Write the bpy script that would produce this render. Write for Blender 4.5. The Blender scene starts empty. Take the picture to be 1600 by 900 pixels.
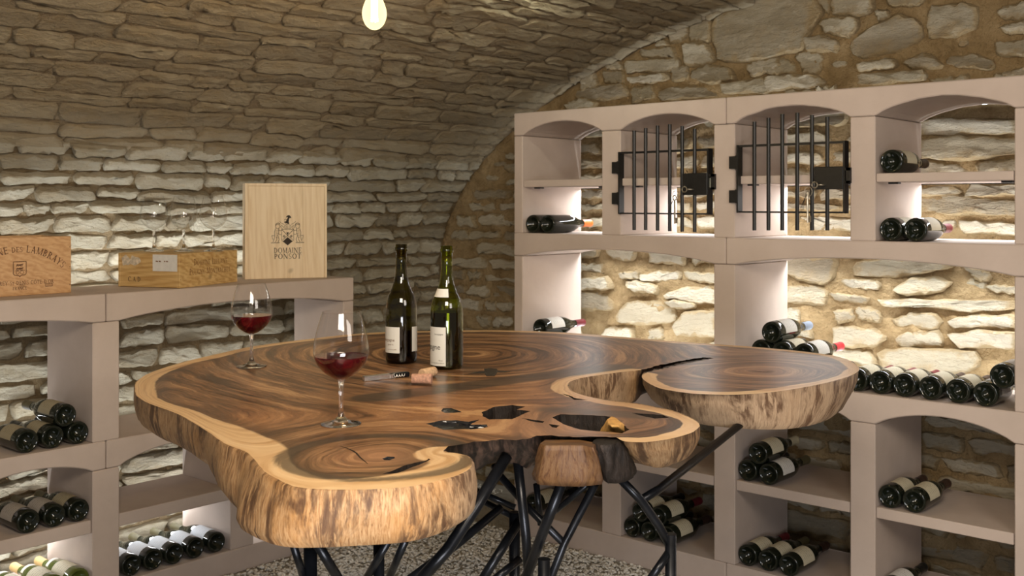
import bpy, bmesh, math, random
import numpy as np
from mathutils import Vector, Matrix, noise, geometry

# ------------------------------------------------------------------ camera, world, lights, exposure
SC = bpy.context.scene
COL = SC.collection
F, CX, HY, CZ = 1672.0, 800.0, 320.0, 1.37          # lens in pixels of the 1600x900 frame, horizon row, eye height
TH = math.atan2(1475, 1672)
CC, SS = math.cos(TH), math.sin(TH)

cam_d = bpy.data.cameras.new('camera')
cam_d.sensor_width = 36.0
cam_d.lens = F / 1600 * 36
cam_d.shift_y = -(450 - HY) / 1600
cam_d.clip_start = 0.05
cam_d.dof.use_dof = True
cam_d.dof.focus_distance = 2.3
cam_d.dof.aperture_fstop = 11.0
cam = bpy.data.objects.new('camera', cam_d)
COL.objects.link(cam)
cam.location = (0, 0, CZ)
cam.rotation_euler = (math.pi / 2, 0, TH)
SC.camera = cam

world = bpy.data.worlds.new('world')
SC.world = world
world.use_nodes = True
world.node_tree.nodes['Background'].inputs[0].default_value = (1.0, 0.93, 0.85, 1)
world.node_tree.nodes['Background'].inputs[1].default_value = 0.09

SC.view_settings.view_transform = 'Standard'
SC.view_settings.look = 'None'
SC.view_settings.gamma = 1.0
SC.view_settings.use_curve_mapping = False
SC.view_settings.exposure = 1.15


def light(name, kind, loc, energy, color, aim=None, size=None, size_y=None, radius=None, spread=None, rot=None):
    d = bpy.data.lights.new(name, kind)
    d.energy = energy
    d.color = color
    if kind == 'AREA':
        d.shape = 'RECTANGLE' if size_y else 'SQUARE'
        d.size = size
        if size_y:
            d.size_y = size_y
        if spread:
            d.spread = spread
    if radius is not None and kind in ('POINT', 'SPOT'):
        d.shadow_soft_size = radius
    o = bpy.data.objects.new(name, d)
    COL.objects.link(o)
    o.location = loc
    if rot is not None:
        o.rotation_euler = rot
    if aim is not None:
        o.rotation_euler = (Vector(aim) - Vector(loc)).to_track_quat('-Z', 'Y').to_euler()
    return o


# soft area lights added out of view near the camera, no cellar fixtures
light('overhead_fill_light', 'AREA', (-0.35, 0.35, 2.12), 24, (1.0, 0.86, 0.68), aim=(-1.6, 1.9, 0.6), size=0.9, size_y=0.6)
light('low_fill_light', 'AREA', (-0.25, 0.45, 0.75), 9.0, (0.95, 0.96, 1.0), aim=(-2.0, 2.6, 0.2), size=0.6, size_y=0.5)  # added low fill that brightens the gravel, legs and slab side
light('side_fill_light', 'AREA', (0.6, 1.3, 2.0), 11, (1.0, 0.90, 0.80), aim=(-2.2, 2.4, 0.8), size=0.8, size_y=0.8)
# white strips tucked behind the racks, shining up the walls
WHITE = (0.93, 0.97, 1.0)
UP = (math.pi, 0, 0)
light('strip_light_top', 'AREA', (-1.45, 3.775, 1.708), 5.4, WHITE, rot=UP, size=2.95, size_y=0.004)
light('strip_light_upper', 'AREA', (-1.45, 3.795, 1.225), 3.2, WHITE, rot=UP, size=2.95, size_y=0.02)
light('strip_light_middle', 'AREA', (-1.45, 3.795, 0.731), 4.0, WHITE, rot=UP, size=2.95, size_y=0.02)
FWD = (math.radians(-22), 0, 0)             # down and a little forward, under the shelves
DOWN = (math.radians(-3), 0, 0)
light('strip_light_shelf', 'AREA', (-1.45, 3.758, 1.436), 5.5, WHITE, rot=FWD, size=2.95, size_y=0.015, spread=math.radians(140))
light('strip_light_beam', 'AREA', (-1.45, 3.758, 1.185), 7.0, WHITE, rot=DOWN, size=2.95, size_y=0.015, spread=math.radians(140))
light('strip_light_left_shelf', 'AREA', (-3.738, 1.95, 0.268), 2.2, WHITE, rot=(0, math.radians(-35), 0), size=0.015, size_y=1.75)
light('strip_light_left_base', 'AREA', (-3.80, 1.95, 0.060), 2.4, WHITE, rot=UP, size=0.02, size_y=1.8)
light('strip_light_left_middle', 'AREA', (-3.84, 1.95, 0.55), 1.2, WHITE, rot=UP, size=0.02, size_y=1.8)
light('strip_light_left_top', 'AREA', (-3.787, 1.95, 1.03), 2.6, WHITE, rot=UP, size=0.004, size_y=1.8)

rng = random.Random(11)
PI = math.pi


# ------------------------------------------------------------------ measuring helpers
def ray(px, py):
    r = (px - CX) / F
    d = (py - HY) / F
    return (r * CC - SS, r * SS + CC, -d)


def on_z(px, py, z):
    v = ray(px, py)
    t = (z - CZ) / v[2]
    return Vector((v[0] * t, v[1] * t, z))


def on_y(px, py, y):
    v = ray(px, py)
    t = y / v[1]
    return Vector((v[0] * t, y, CZ + v[2] * t))


def on_x(px, py, x):
    v = ray(px, py)
    t = x / v[0]
    return Vector((x, v[1] * t, CZ + v[2] * t))


def at_depth(px, py, d):
    v = ray(px, py)
    return Vector((v[0] * d, v[1] * d, CZ + v[2] * d))


def proj(p):
    f = -SS * p[0] + CC * p[1]
    if f < 0.05:
        return (-9999, -9999, f)
    r = CC * p[0] + SS * p[1]
    return (CX + F * r / f, HY - F * (p[2] - CZ) / f, f)


# ------------------------------------------------------------------ node helpers
def mat(name):
    m = bpy.data.materials.new(name)
    m.use_nodes = True
    nt = m.node_tree
    return m, nt, nt.nodes['Principled BSDF']


def nd(nt, typ, inp=None, **kw):
    n = nt.nodes.new('ShaderNode' + typ)
    for k, v in kw.items():
        setattr(n, k, v)
    if inp:
        for k, v in inp.items():
            s = n.inputs[k]
            if hasattr(v, 'is_output') or isinstance(v, bpy.types.NodeSocket):
                nt.links.new(v, s)
            elif isinstance(v, (tuple, list)) and len(v) == 3 and s.type == 'RGBA':
                s.default_value = (*v, 1)
            else:
                s.default_value = v
    return n


def coords(nt, scale=(1, 1, 1), kind='Object'):
    tc = nd(nt, 'TexCoord')
    mp = nd(nt, 'Mapping', {'Vector': tc.outputs[kind], 'Scale': scale})
    return mp.outputs[0]


def attr(nt, name):
    return nd(nt, 'Attribute', attribute_name=name).outputs['Fac']


def noise_t(nt, vec, scale, detail=4, rough=0.55, dist=0.0):
    return nd(nt, 'TexNoise', {'Vector': vec, 'Scale': scale, 'Detail': detail, 'Roughness': rough, 'Distortion': dist}).outputs['Fac']


def ramp(nt, fac, stops, interp='LINEAR'):
    n = nd(nt, 'ValToRGB', {'Fac': fac})
    cr = n.color_ramp
    cr.interpolation = interp
    while len(cr.elements) < len(stops):
        cr.elements.new(0.5)
    for e, (p, c) in zip(cr.elements, stops):
        e.position = p
        e.color = (*c, 1) if len(c) == 3 else c
    return n.outputs[0]


def math_n(nt, op, a, b=0.0, clamp=False):
    n = nd(nt, 'Math', operation=op, use_clamp=clamp)
    for i, v in enumerate((a, b)):
        if isinstance(v, bpy.types.NodeSocket):
            nt.links.new(v, n.inputs[i])
        else:
            n.inputs[i].default_value = v
    return n.outputs[0]


def mix(nt, fac, a, b, blend='MIX'):
    n = nd(nt, 'MixRGB', {'Fac': fac, 'Color1': a, 'Color2': b}, blend_type=blend)
    return n.outputs[0]


def bump(nt, h, strength, dist, bsdf, prev=None):
    n = nd(nt, 'Bump', {'Height': h, 'Strength': strength, 'Distance': dist})
    if prev is not None:
        nt.links.new(prev, n.inputs['Normal'])
    nt.links.new(n.outputs[0], bsdf.inputs['Normal'])
    return n.outputs[0]


def link(nt, a, b):
    nt.links.new(a, b)


def smooth01(nt, v, lo, hi):
    n = nd(nt, 'MapRange', {'Value': v, 'From Min': lo, 'From Max': hi}, interpolation_type='SMOOTHSTEP')
    return n.outputs[0]


def plain(name, col, rough=0.6, metal=0.0, var=0.08, scale=30, bumps=0.0, **kw):
    m, nt, b = mat(name)
    c = coords(nt)
    f = noise_t(nt, c, scale, 5)
    lo = tuple(max(0, x * (1 - var * 2)) for x in col)
    hi = tuple(min(1, x * (1 + var * 2)) for x in col)
    link(nt, ramp(nt, f, [(0.25, lo), (0.75, hi)]), b.inputs['Base Color'])
    b.inputs['Roughness'].default_value = rough
    b.inputs['Metallic'].default_value = metal
    for k, v in kw.items():
        b.inputs[k.replace('_', ' ')].default_value = v
    if bumps:
        bump(nt, f, bumps, 0.002, b)
    return m


# ------------------------------------------------------------------ materials
def stone_mat(name, pale, mid, dark, ochre, ochre_amt, smear=(0.3, 0.22, 0.12), smear_amt=0.6):
    m, nt, b = mat(name)
    c = coords(nt)
    r = attr(nt, 'tint')
    base = ramp(nt, r, [(0.0, dark), (0.35, mid), (0.7, pale), (1.0, mid)])
    n1 = noise_t(nt, c, 7, 6, 0.65, 0.4)
    n2 = noise_t(nt, c, 38, 6, 0.65)
    st = smooth01(nt, n1, 0.46, 0.70)
    if name.startswith('end'):
        gx_n = nd(nt, 'SeparateXYZ', {0: nd(nt, 'NewGeometry').outputs['Position']}).outputs[0]
        st = math_n(nt, 'MULTIPLY', st, math_n(nt, 'ADD', math_n(nt, 'MULTIPLY', smooth01(nt, gx_n, -2.4, -1.2), 0.75), 0.25))
    col = mix(nt, math_n(nt, 'MULTIPLY', st, ochre_amt), base, ochre)
    speck = smooth01(nt, n2, 0.60, 0.75)
    col = mix(nt, math_n(nt, 'MULTIPLY', speck, 0.45), col, dark)
    lite = smooth01(nt, n2, 0.42, 0.28)
    col = mix(nt, math_n(nt, 'MULTIPLY', lite, 0.35), col, pale)
    rim = math_n(nt, 'ADD', attr(nt, 'rim'), math_n(nt, 'MULTIPLY', math_n(nt, 'SUBTRACT', noise_t(nt, c, 16, 6, 0.7, 0.4), 0.5), 2.2))
    col = mix(nt, math_n(nt, 'MULTIPLY', smooth01(nt, rim, 0.45, 0.95), smear_amt), col, smear)
    link(nt, col, b.inputs['Base Color'])
    b.inputs['Roughness'].default_value = 0.92
    b.inputs['Specular IOR Level'].default_value = 0.2
    cs = coords(nt, (1, 1, 2.6))
    n3 = noise_t(nt, cs, 22, 8, 0.68, 0.3)
    p = bump(nt, n3, 1.0, 0.026, b)
    n4 = noise_t(nt, c, 130, 4, 0.6)
    bump(nt, n4, 0.6, 0.004, b, p)
    return m


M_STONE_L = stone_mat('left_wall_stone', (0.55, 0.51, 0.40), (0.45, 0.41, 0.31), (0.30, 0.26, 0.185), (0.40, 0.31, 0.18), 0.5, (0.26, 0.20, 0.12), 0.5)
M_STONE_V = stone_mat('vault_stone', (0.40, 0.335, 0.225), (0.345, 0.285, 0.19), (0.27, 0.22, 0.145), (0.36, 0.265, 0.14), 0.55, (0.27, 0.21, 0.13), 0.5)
M_STONE_E = stone_mat('end_wall_stone', (0.55, 0.49, 0.38), (0.45, 0.39, 0.28), (0.32, 0.265, 0.185), (0.44, 0.31, 0.155), 0.8, (0.37, 0.27, 0.14), 0.85)


def mortar_mat(name, a, b_, c_):
    m, nt, b = mat(name)
    c = coords(nt)
    n = noise_t(nt, c, 9, 7, 0.7, 0.5)
    n2 = noise_t(nt, c, 60, 5, 0.7)
    col = ramp(nt, n, [(0.25, a), (0.5, b_), (0.75, c_)])
    col = mix(nt, math_n(nt, 'MULTIPLY', smooth01(nt, n2, 0.55, 0.75), 0.5), col, a)
    link(nt, col, b.inputs['Base Color'])
    b.inputs['Roughness'].default_value = 0.95
    b.inputs['Specular IOR Level'].default_value = 0.1
    p = bump(nt, n2, 1.0, 0.012, b)
    bump(nt, noise_t(nt, c, 25, 5, 0.7), 0.8, 0.02, b, p)
    return m


M_MORTAR_L = mortar_mat('left_wall_mortar', (0.13, 0.095, 0.055), (0.22, 0.165, 0.095), (0.29, 0.22, 0.13))
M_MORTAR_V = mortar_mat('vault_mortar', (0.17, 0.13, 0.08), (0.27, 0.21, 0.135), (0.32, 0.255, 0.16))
M_MORTAR_E = mortar_mat('ochre_mortar', (0.17, 0.11, 0.05), (0.32, 0.225, 0.115), (0.44, 0.325, 0.18))


def rack_mat():
    m, nt, b = mat('rack_cast_stone')
    c = coords(nt)
    n = noise_t(nt, c, 5, 5, 0.6)
    n2 = noise_t(nt, c, 120, 3, 0.6)
    n3 = noise_t(nt, c, 45, 2, 0.5)
    col = ramp(nt, n, [(0.25, (0.47, 0.385, 0.33)), (0.75, (0.56, 0.468, 0.41))])
    pits = smooth01(nt, n2, 0.70, 0.76)
    col = mix(nt, math_n(nt, 'MULTIPLY', pits, 0.5), col, (0.30, 0.23, 0.18))
    cs = coords(nt, (2, 2, 60))
    st = noise_t(nt, cs, 6, 3, 0.6)
    col = mix(nt, math_n(nt, 'MULTIPLY', smooth01(nt, st, 0.55, 0.8), 0.12), col, (0.36, 0.29, 0.24))
    link(nt, col, b.inputs['Base Color'])
    b.inputs['Roughness'].default_value = 0.8
    b.inputs['Specular IOR Level'].default_value = 0.3
    bump(nt, mix(nt, 0.5, n2, n3), 0.25, 0.002, b)
    return m


M_RACK = rack_mat()
M_IRON = plain('black_iron', (0.006, 0.006, 0.006), 0.45, 0.0, 0.3, 60, 0.15)
M_STEEL = plain('blackened_steel', (0.012, 0.013, 0.016), 0.3, 0.6, 0.3, 30, 0.1)
M_CHROME = plain('polished_steel', (0.85, 0.86, 0.88), 0.32, 1.0, 0.05, 40)
M_KEY = plain('old_key_metal', (0.40, 0.36, 0.29), 0.35, 1.0, 0.2, 90)
M_BRASS = plain('brass', (0.55, 0.48, 0.24), 0.4, 0.8, 0.1, 40)
M_GALV = plain('galvanised_plate', (0.42, 0.44, 0.38), 0.4, 0.6, 0.1, 60)
M_INK = plain('black_ink', (0.035, 0.025, 0.018), 0.8, 0, 0.2, 120)
M_BROWNINK = plain('brown_branding', (0.105, 0.042, 0.018), 0.8, 0, 0.3, 120)
M_FAINTINK = plain('faint_branding', (0.20, 0.09, 0.03), 0.8, 0, 0.3, 160)
M_PAPER = plain('white_paper', (0.72, 0.71, 0.68), 0.8, 0, 0.04, 60)
M_TORN = plain('torn_paper', (0.60, 0.52, 0.40), 0.8, 0, 0.2, 90)
M_CORK = plain('cork', (0.60, 0.40, 0.24), 0.85, 0, 0.15, 160, 0.4)
M_CORKRED = plain('wine_stained_cork', (0.47, 0.26, 0.18), 0.85, 0, 0.2, 160, 0.4)
M_BLACKPL = plain('black_plastic', (0.012, 0.012, 0.012), 0.4, 0, 0.1, 50)


def wood_mat(name, a, b_, c_, scale, rough=0.6, contrast=1.0):
    """planed board: grain runs along the local axis that SCALE squeezes least"""
    m, nt, b = mat(name)
    c = coords(nt, scale)
    n = noise_t(nt, c, 3.0, 6, 0.6, 0.8)
    w = nd(nt, 'TexWave', {'Vector': c, 'Scale': 1.4, 'Distortion': 9.0, 'Detail': 3.0, 'Detail Scale': 1.2}, wave_type='BANDS', bands_direction='DIAGONAL').outputs['Fac']
    f = mix(nt, 0.18, n, w)
    col = ramp(nt, f, [(0.34, a), (0.5, b_), (0.66, c_)])
    kn = noise_t(nt, coords(nt, (1, 1, 1)), 9, 2, 0.4)
    col = mix(nt, math_n(nt, 'MULTIPLY', smooth01(nt, kn, 0.72, 0.80), 0.6), col, tuple(x * 0.45 for x in a))
    link(nt, col, b.inputs['Base Color'])
    b.inputs['Roughness'].default_value = rough
    bump(nt, n, 0.15, 0.001, b)
    return m


M_CRATE1 = wood_mat('reddish_crate_pine', (0.50, 0.28, 0.125), (0.58, 0.345, 0.165), (0.63, 0.395, 0.20), (10, 2, 26))
M_CRATE2 = wood_mat('golden_crate_pine', (0.46, 0.27, 0.09), (0.57, 0.37, 0.145), (0.66, 0.455, 0.20), (8, 2.0, 22))
M_CRATE3 = wood_mat('pale_crate_pine', (0.74, 0.57, 0.36), (0.80, 0.64, 0.43), (0.84, 0.69, 0.48), (20, 20, 1.6))


def slab_top_mat():
    m, nt, b = mat('oiled_suar_top')
    c = coords(nt)
    ring = attr(nt, 'ring')
    edge = attr(nt, 'edge')
    fig = attr(nt, 'figure')
    w1 = noise_t(nt, c, 4.5, 3, 0.55, 0.6)
    w2 = noise_t(nt, c, 22, 4, 0.6)
    rr = math_n(nt, 'ADD', ring, math_n(nt, 'MULTIPLY', math_n(nt, 'SUBTRACT', w1, 0.5), 0.055))
    rr = math_n(nt, 'ADD', rr, math_n(nt, 'MULTIPLY', math_n(nt, 'MULTIPLY', math_n(nt, 'SUBTRACT', w2, 0.5), 0.05), fig))
    comb = nd(nt, 'CombineXYZ', {'X': rr, 'Y': 0.0, 'Z': 0.0}).outputs[0]
    # growth rings: one-dimensional noise over the ring field at two scales, broken up along the ring
    sc_ = nd(nt, 'SeparateXYZ', {0: c})
    comb2 = nd(nt, 'CombineXYZ', {'X': rr, 'Y': math_n(nt, 'MULTIPLY', sc_.outputs[0], 0.07), 'Z': math_n(nt, 'MULTIPLY', sc_.outputs[1], 0.07)}).outputs[0]
    broad = noise_t(nt, comb, 13, 2, 0.5)
    fine = nd(nt, 'TexNoise', {'Vector': comb2, 'Scale': 62, 'Detail': 5, 'Roughness': 0.75}).outputs['Fac']
    f = math_n(nt, 'ADD', math_n(nt, 'MULTIPLY', broad, 0.42), math_n(nt, 'MULTIPLY', fine, 0.58))
    heart = ramp(nt, f, [(0.39, (0.022, 0.013, 0.008)), (0.455, (0.085, 0.040, 0.018)), (0.505, (0.18, 0.088, 0.040)),
                         (0.55, (0.29, 0.150, 0.070)), (0.61, (0.45, 0.265, 0.130))])
    warm = ramp(nt, f, [(0.38, (0.10, 0.040, 0.016)), (0.46, (0.28, 0.125, 0.052)), (0.54, (0.43, 0.21, 0.09)), (0.62, (0.60, 0.35, 0.16))])
    heart = mix(nt, fig, heart, warm)
    sapf = noise_t(nt, comb2, 34, 4, 0.6)
    sap = ramp(nt, sapf, [(0.36, (0.50, 0.29, 0.13)), (0.5, (0.66, 0.43, 0.22)), (0.64, (0.75, 0.53, 0.30))])
    ee = math_n(nt, 'ADD', edge, math_n(nt, 'MULTIPLY', math_n(nt, 'SUBTRACT', w1, 0.5), 0.035))
    ee = math_n(nt, 'ADD', ee, math_n(nt, 'MULTIPLY', math_n(nt, 'SUBTRACT', w2, 0.5), 0.008))
    sw = attr(nt, 'sapwidth')
    t = math_n(nt, 'DIVIDE', ee, sw)
    heartmask = smooth01(nt, t, 0.88, 1.02)
    dark_line = math_n(nt, 'MULTIPLY', smooth01(nt, t, 2.1, 1.02), 0.5)
    heart = mix(nt, dark_line, heart, (0.06, 0.034, 0.02))
    col = mix(nt, heartmask, sap, heart)
    dk = attr(nt, 'darkzone')
    dkn = smooth01(nt, math_n(nt, 'ADD', dk, math_n(nt, 'MULTIPLY', math_n(nt, 'SUBTRACT', fine, 0.5), 1.1)), 0.35, 0.8)
    col = mix(nt, math_n(nt, 'MULTIPLY', dkn, 0.8), col, (0.040, 0.030, 0.022))
    pk = attr(nt, 'pinkzone')
    col = mix(nt, math_n(nt, 'MULTIPLY', pk, 0.6), col, (0.46, 0.23, 0.12))
    link(nt, col, b.inputs['Base Color'])
    b.inputs['Roughness'].default_value = 0.31
    b.inputs['Specular IOR Level'].default_value = 0.45
    bump(nt, fine, 0.06, 0.0008, b)
    return m


def slab_side_mat(name='live_edge_wood', dim=1.0):
    m, nt, b = mat(name)
    uv = nd(nt, 'UVMap', uv_map='edge_uv').outputs[0]
    mp = nd(nt, 'Mapping', {'Vector': uv, 'Scale': (1, 0.20, 1)}).outputs[0]
    mp2 = nd(nt, 'Mapping', {'Vector': uv, 'Scale': (1, 0.5, 1)}).outputs[0]
    tl = nd(nt, 'Mapping', {'Vector': uv, 'Scale': (1, 0.16, 1), 'Rotation': (0, 0, 0.16)}).outputs[0]
    g = noise_t(nt, tl, 260, 6, 0.68, 0.8)
    blot = noise_t(nt, mp2, 13, 5, 0.65, 0.6)
    streak = noise_t(nt, mp, 70, 5, 0.7, 0.6)
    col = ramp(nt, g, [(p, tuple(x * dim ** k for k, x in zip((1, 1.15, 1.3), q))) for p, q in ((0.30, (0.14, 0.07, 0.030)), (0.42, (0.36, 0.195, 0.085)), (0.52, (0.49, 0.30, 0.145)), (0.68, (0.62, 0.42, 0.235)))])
    oc = smooth01(nt, noise_t(nt, uv, 9, 3, 0.6), 0.5, 0.72)
    col = mix(nt, math_n(nt, 'MULTIPLY', oc, 0.45), col, (0.40, 0.19, 0.055))
    gr = smooth01(nt, attr(nt, 'grey'), 0.1, 0.9)
    greyed = mix(nt, 0.65, col, mix(nt, g, (0.17, 0.12, 0.08), (0.47, 0.37, 0.27)))
    col = mix(nt, gr, col, greyed)
    dk = math_n(nt, 'MULTIPLY', smooth01(nt, blot, 0.43, 0.58), smooth01(nt, streak, 0.40, 0.55))
    col = mix(nt, math_n(nt, 'MULTIPLY', dk, 0.92), col, (0.075, 0.036, 0.018))
    ch = attr(nt, 'char')
    chn = smooth01(nt, math_n(nt, 'ADD', ch, math_n(nt, 'MULTIPLY', math_n(nt, 'SUBTRACT', streak, 0.5), 0.8)), 0.35, 0.65)
    charc = ramp(nt, streak, [(0.3, (0.008, 0.006, 0.005)), (0.48, (0.030, 0.020, 0.015)), (0.60, (0.10, 0.06, 0.042))])
    col = mix(nt, chn, col, charc)
    link(nt, col, b.inputs['Base Color'])
    b.inputs['Roughness'].default_value = 0.55
    b.inputs['Specular IOR Level'].default_value = 0.3
    p = bump(nt, g, 0.35, 0.002, b)
    bump(nt, noise_t(nt, uv, 40, 4, 0.6), 0.3, 0.004, b, p)
    return m


M_TOP = slab_top_mat()
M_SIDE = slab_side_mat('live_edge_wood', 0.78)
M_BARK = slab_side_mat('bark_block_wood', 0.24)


def char_mat():
    m, nt, b = mat('charred_wood')
    c = coords(nt, (1, 1, 0.3))
    n = noise_t(nt, c, 90, 5, 0.65, 0.6)
    link(nt, ramp(nt, n, [(0.3, (0.006, 0.005, 0.0045)), (0.6, (0.022, 0.016, 0.013)), (0.8, (0.06, 0.04, 0.03))]), b.inputs['Base Color'])
    b.inputs['Roughness'].default_value = 0.6
    b.inputs['Specular IOR Level'].default_value = 0.2
    bump(nt, n, 0.8, 0.006, b)
    return m


M_CHAR = char_mat()
M_RESIN = plain('dark_resin', (0.018, 0.018, 0.02), 0.18, 0, 0.1, 20)
M_INLAY = plain('dark_inlay', (0.035, 0.03, 0.028), 0.25, 0, 0.2, 60)
M_KNOT = plain('amber_wood_knot', (0.55, 0.30, 0.085), 0.7, 0, 0.22, 60, 0.8)


def dark_glass_mat(name, col, trans=0.0):
    m, nt, b = mat(name)
    n = noise_t(nt, coords(nt), 25, 2, 0.5)
    link(nt, ramp(nt, n, [(0.2, tuple(x * 0.85 for x in col)), (0.8, col)]), b.inputs['Base Color'])
    b.inputs['Roughness'].default_value = 0.06
    b.inputs['Specular IOR Level'].default_value = 0.5
    b.inputs['Transmission Weight'].default_value = trans
    return m


M_DARKGLASS = dark_glass_mat('dark_bottle_glass', (0.010, 0.013, 0.008))
M_OLIVEGLASS = dark_glass_mat('olive_bottle_glass', (0.085, 0.11, 0.018))


def tinted_shell(name, tint, edge, gloss=0.05):
    """thin blown glass: tinted see-through film with Fresnel reflections"""
    m = bpy.data.materials.new(name)
    m.use_nodes = True
    nt = m.node_tree
    nt.nodes.remove(nt.nodes['Principled BSDF'])
    out = nt.nodes['Material Output']
    lw = nd(nt, 'LayerWeight', {'Blend': 0.5}).outputs['Facing']
    lw2 = math_n(nt, 'POWER', lw, 4.0)
    n = noise_t(nt, coords(nt), 14, 2, 0.5)
    col = mix(nt, lw2, tint, edge)
    col = mix(nt, math_n(nt, 'MULTIPLY', n, 0.06), col, edge)
    tr = nd(nt, 'BsdfTransparent', {'Color': col}).outputs[0]
    gl = nd(nt, 'BsdfGlossy', {'Color': (1, 1, 1), 'Roughness': gloss}).outputs[0]
    f0 = nd(nt, 'LayerWeight', {'Blend': 0.5}).outputs['Facing']
    fr = math_n(nt, 'ADD', math_n(nt, 'MULTIPLY', math_n(nt, 'POWER', f0, 4.0), 0.75), 0.045)
    mx = nd(nt, 'MixShader', {0: fr, 1: tr, 2: gl}).outputs[0]
    link(nt, mx, out.inputs['Surface'])
    return m


M_BOWL = tinted_shell('clear_crystal', (0.985, 0.985, 0.985), (0.55, 0.56, 0.54), 0.02)
M_GREENSHELL = tinted_shell('green_bottle_glass', (0.62, 0.68, 0.11), (0.20, 0.25, 0.02), 0.03)
M_BROWNSHELL = tinted_shell('deep_olive_bottle_glass', (0.38, 0.35, 0.11), (0.05, 0.05, 0.012), 0.03)
m_, nt_, b_ = mat('clear_glass_stem')
link(nt_, ramp(nt_, noise_t(nt_, coords(nt_), 20), [(0, (0.97, 0.97, 0.97)), (1, (1, 1, 1))]), b_.inputs['Base Color'])
b_.inputs['Roughness'].default_value = 0.02
b_.inputs['Transmission Weight'].default_value = 1.0
M_STEMGLASS = m_
m_, nt_, b_ = mat('red_wine')
link(nt_, ramp(nt_, noise_t(nt_, coords(nt_), 20), [(0, (0.13, 0.003, 0.011)), (1, (0.17, 0.004, 0.015))]), b_.inputs['Base Color'])
b_.inputs['Roughness'].default_value = 0.02
b_.inputs['IOR'].default_value = 1.2
b_.inputs['Transmission Weight'].default_value = 0.85
M_WINE = m_
M_WINEDARK = dark_glass_mat('wine_in_bottle', (0.012, 0.003, 0.005))


def label_mat(name, paper, ink, amount=1.0):
    m, nt, b = mat(name)
    uv = nd(nt, 'UVMap', uv_map='label_uv').outputs[0]
    sep = nd(nt, 'SeparateXYZ', {0: uv})
    u, v = sep.outputs[0], sep.outputs[1]
    rows = math_n(nt, 'FRACT', math_n(nt, 'MULTIPLY', v, 7.0))
    inrow = math_n(nt, 'MULTIPLY', math_n(nt, 'GREATER_THAN', rows, 0.35), math_n(nt, 'LESS_THAN', rows, 0.62))
    mp = nd(nt, 'Mapping', {'Vector': uv, 'Scale': (60, 7, 1)}).outputs[0]
    txt = math_n(nt, 'GREATER_THAN', noise_t(nt, mp, 1.0, 1, 0.5), 0.48)
    inset = math_n(nt, 'LESS_THAN', math_n(nt, 'ABSOLUTE', math_n(nt, 'SUBTRACT', u, 0.5)), 0.3)
    mk = math_n(nt, 'MULTIPLY', math_n(nt, 'MULTIPLY', inrow, txt), inset)
    col = mix(nt, math_n(nt, 'MULTIPLY', mk, 0.55 * amount), paper, ink)
    pn = noise_t(nt, uv, 6, 3)
    col = mix(nt, math_n(nt, 'MULTIPLY', pn, 0.15), col, tuple(x * 0.7 for x in paper))
    link(nt, col, b.inputs['Base Color'])
    b.inputs['Roughness'].default_value = 0.7
    return m


M_LABELS = {
    'cream': label_mat('cream_label', (0.62, 0.57, 0.42), (0.10, 0.07, 0.05)),
    'white': label_mat('white_label', (0.72, 0.71, 0.67), (0.10, 0.08, 0.07)),
    'grey': label_mat('aged_grey_label', (0.42, 0.38, 0.33), (0.10, 0.08, 0.06)),
    'tan': label_mat('aged_tan_label', (0.36, 0.31, 0.20), (0.09, 0.07, 0.04)),
    'bluish': label_mat('cool_white_label', (0.70, 0.74, 0.80), (0.25, 0.25, 0.28), 0.4),
    'plain': label_mat('table_bottle_label', (0.74, 0.72, 0.65), (0.3, 0.28, 0.25), 0.0),
}
M_CAPS = {
    'black': plain('black_capsule', (0.012, 0.012, 0.012), 0.35, 0.2),
    'brown': plain('dark_brown_capsule', (0.05, 0.026, 0.018), 0.4, 0.2),
    'burgundy': plain('burgundy_capsule', (0.16, 0.018, 0.025), 0.4, 0.2),
    'red': plain('bright_red_capsule', (0.55, 0.03, 0.04), 0.4, 0.1),
    'orange': plain('orange_capsule', (0.75, 0.18, 0.02), 0.5, 0.0),
    'silver': plain('silver_blue_capsule', (0.35, 0.43, 0.58), 0.3, 0.5),
    'blond': plain('blond_wax_capsule', (0.60, 0.42, 0.18), 0.6, 0.0),
    'olive': plain('olive_capsule', (0.10, 0.085, 0.04), 0.5, 0.0),
    'wax': plain('cream_capsule', (0.45, 0.40, 0.27), 0.5, 0.0),
}


def emit(name, col, s):
    m, nt, b = mat(name)
    n = noise_t(nt, coords(nt), 30, 1)
    link(nt, ramp(nt, n, [(0, col), (1, tuple(x * 0.98 for x in col))]), b.inputs['Emission Color'])
    b.inputs['Emission Strength'].default_value = s
    b.inputs['Base Color'].default_value = (*col, 1)
    return m


M_FILAMENT = emit('glowing_filament', (1.0, 0.80, 0.45), 90)
M_STRIP = emit('lit_strip_cover', (0.95, 0.98, 1.0), 2.0)


def bulb_mat():
    m = bpy.data.materials.new('amber_bulb_glass')
    m.use_nodes = True
    nt = m.node_tree
    nt.nodes.remove(nt.nodes['Principled BSDF'])
    lw = nd(nt, 'LayerWeight', {'Blend': 0.4}).outputs['Facing']
    tr = nd(nt, 'BsdfTransparent', {'Color': (1.0, 0.93, 0.75)}).outputs[0]
    st = math_n(nt, 'ADD', math_n(nt, 'MULTIPLY', lw, 0.25), 0.85)
    em = nd(nt, 'Emission', {'Color': mix(nt, noise_t(nt, coords(nt), 10, 1), (1.0, 0.78, 0.36), (1.0, 0.82, 0.42)), 'Strength': st}).outputs[0]
    mx = nd(nt, 'MixShader', {0: 0.72, 1: tr, 2: em}).outputs[0]
    link(nt, mx, nt.nodes['Material Output'].inputs['Surface'])
    return m


M_BULB = bulb_mat()


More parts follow.
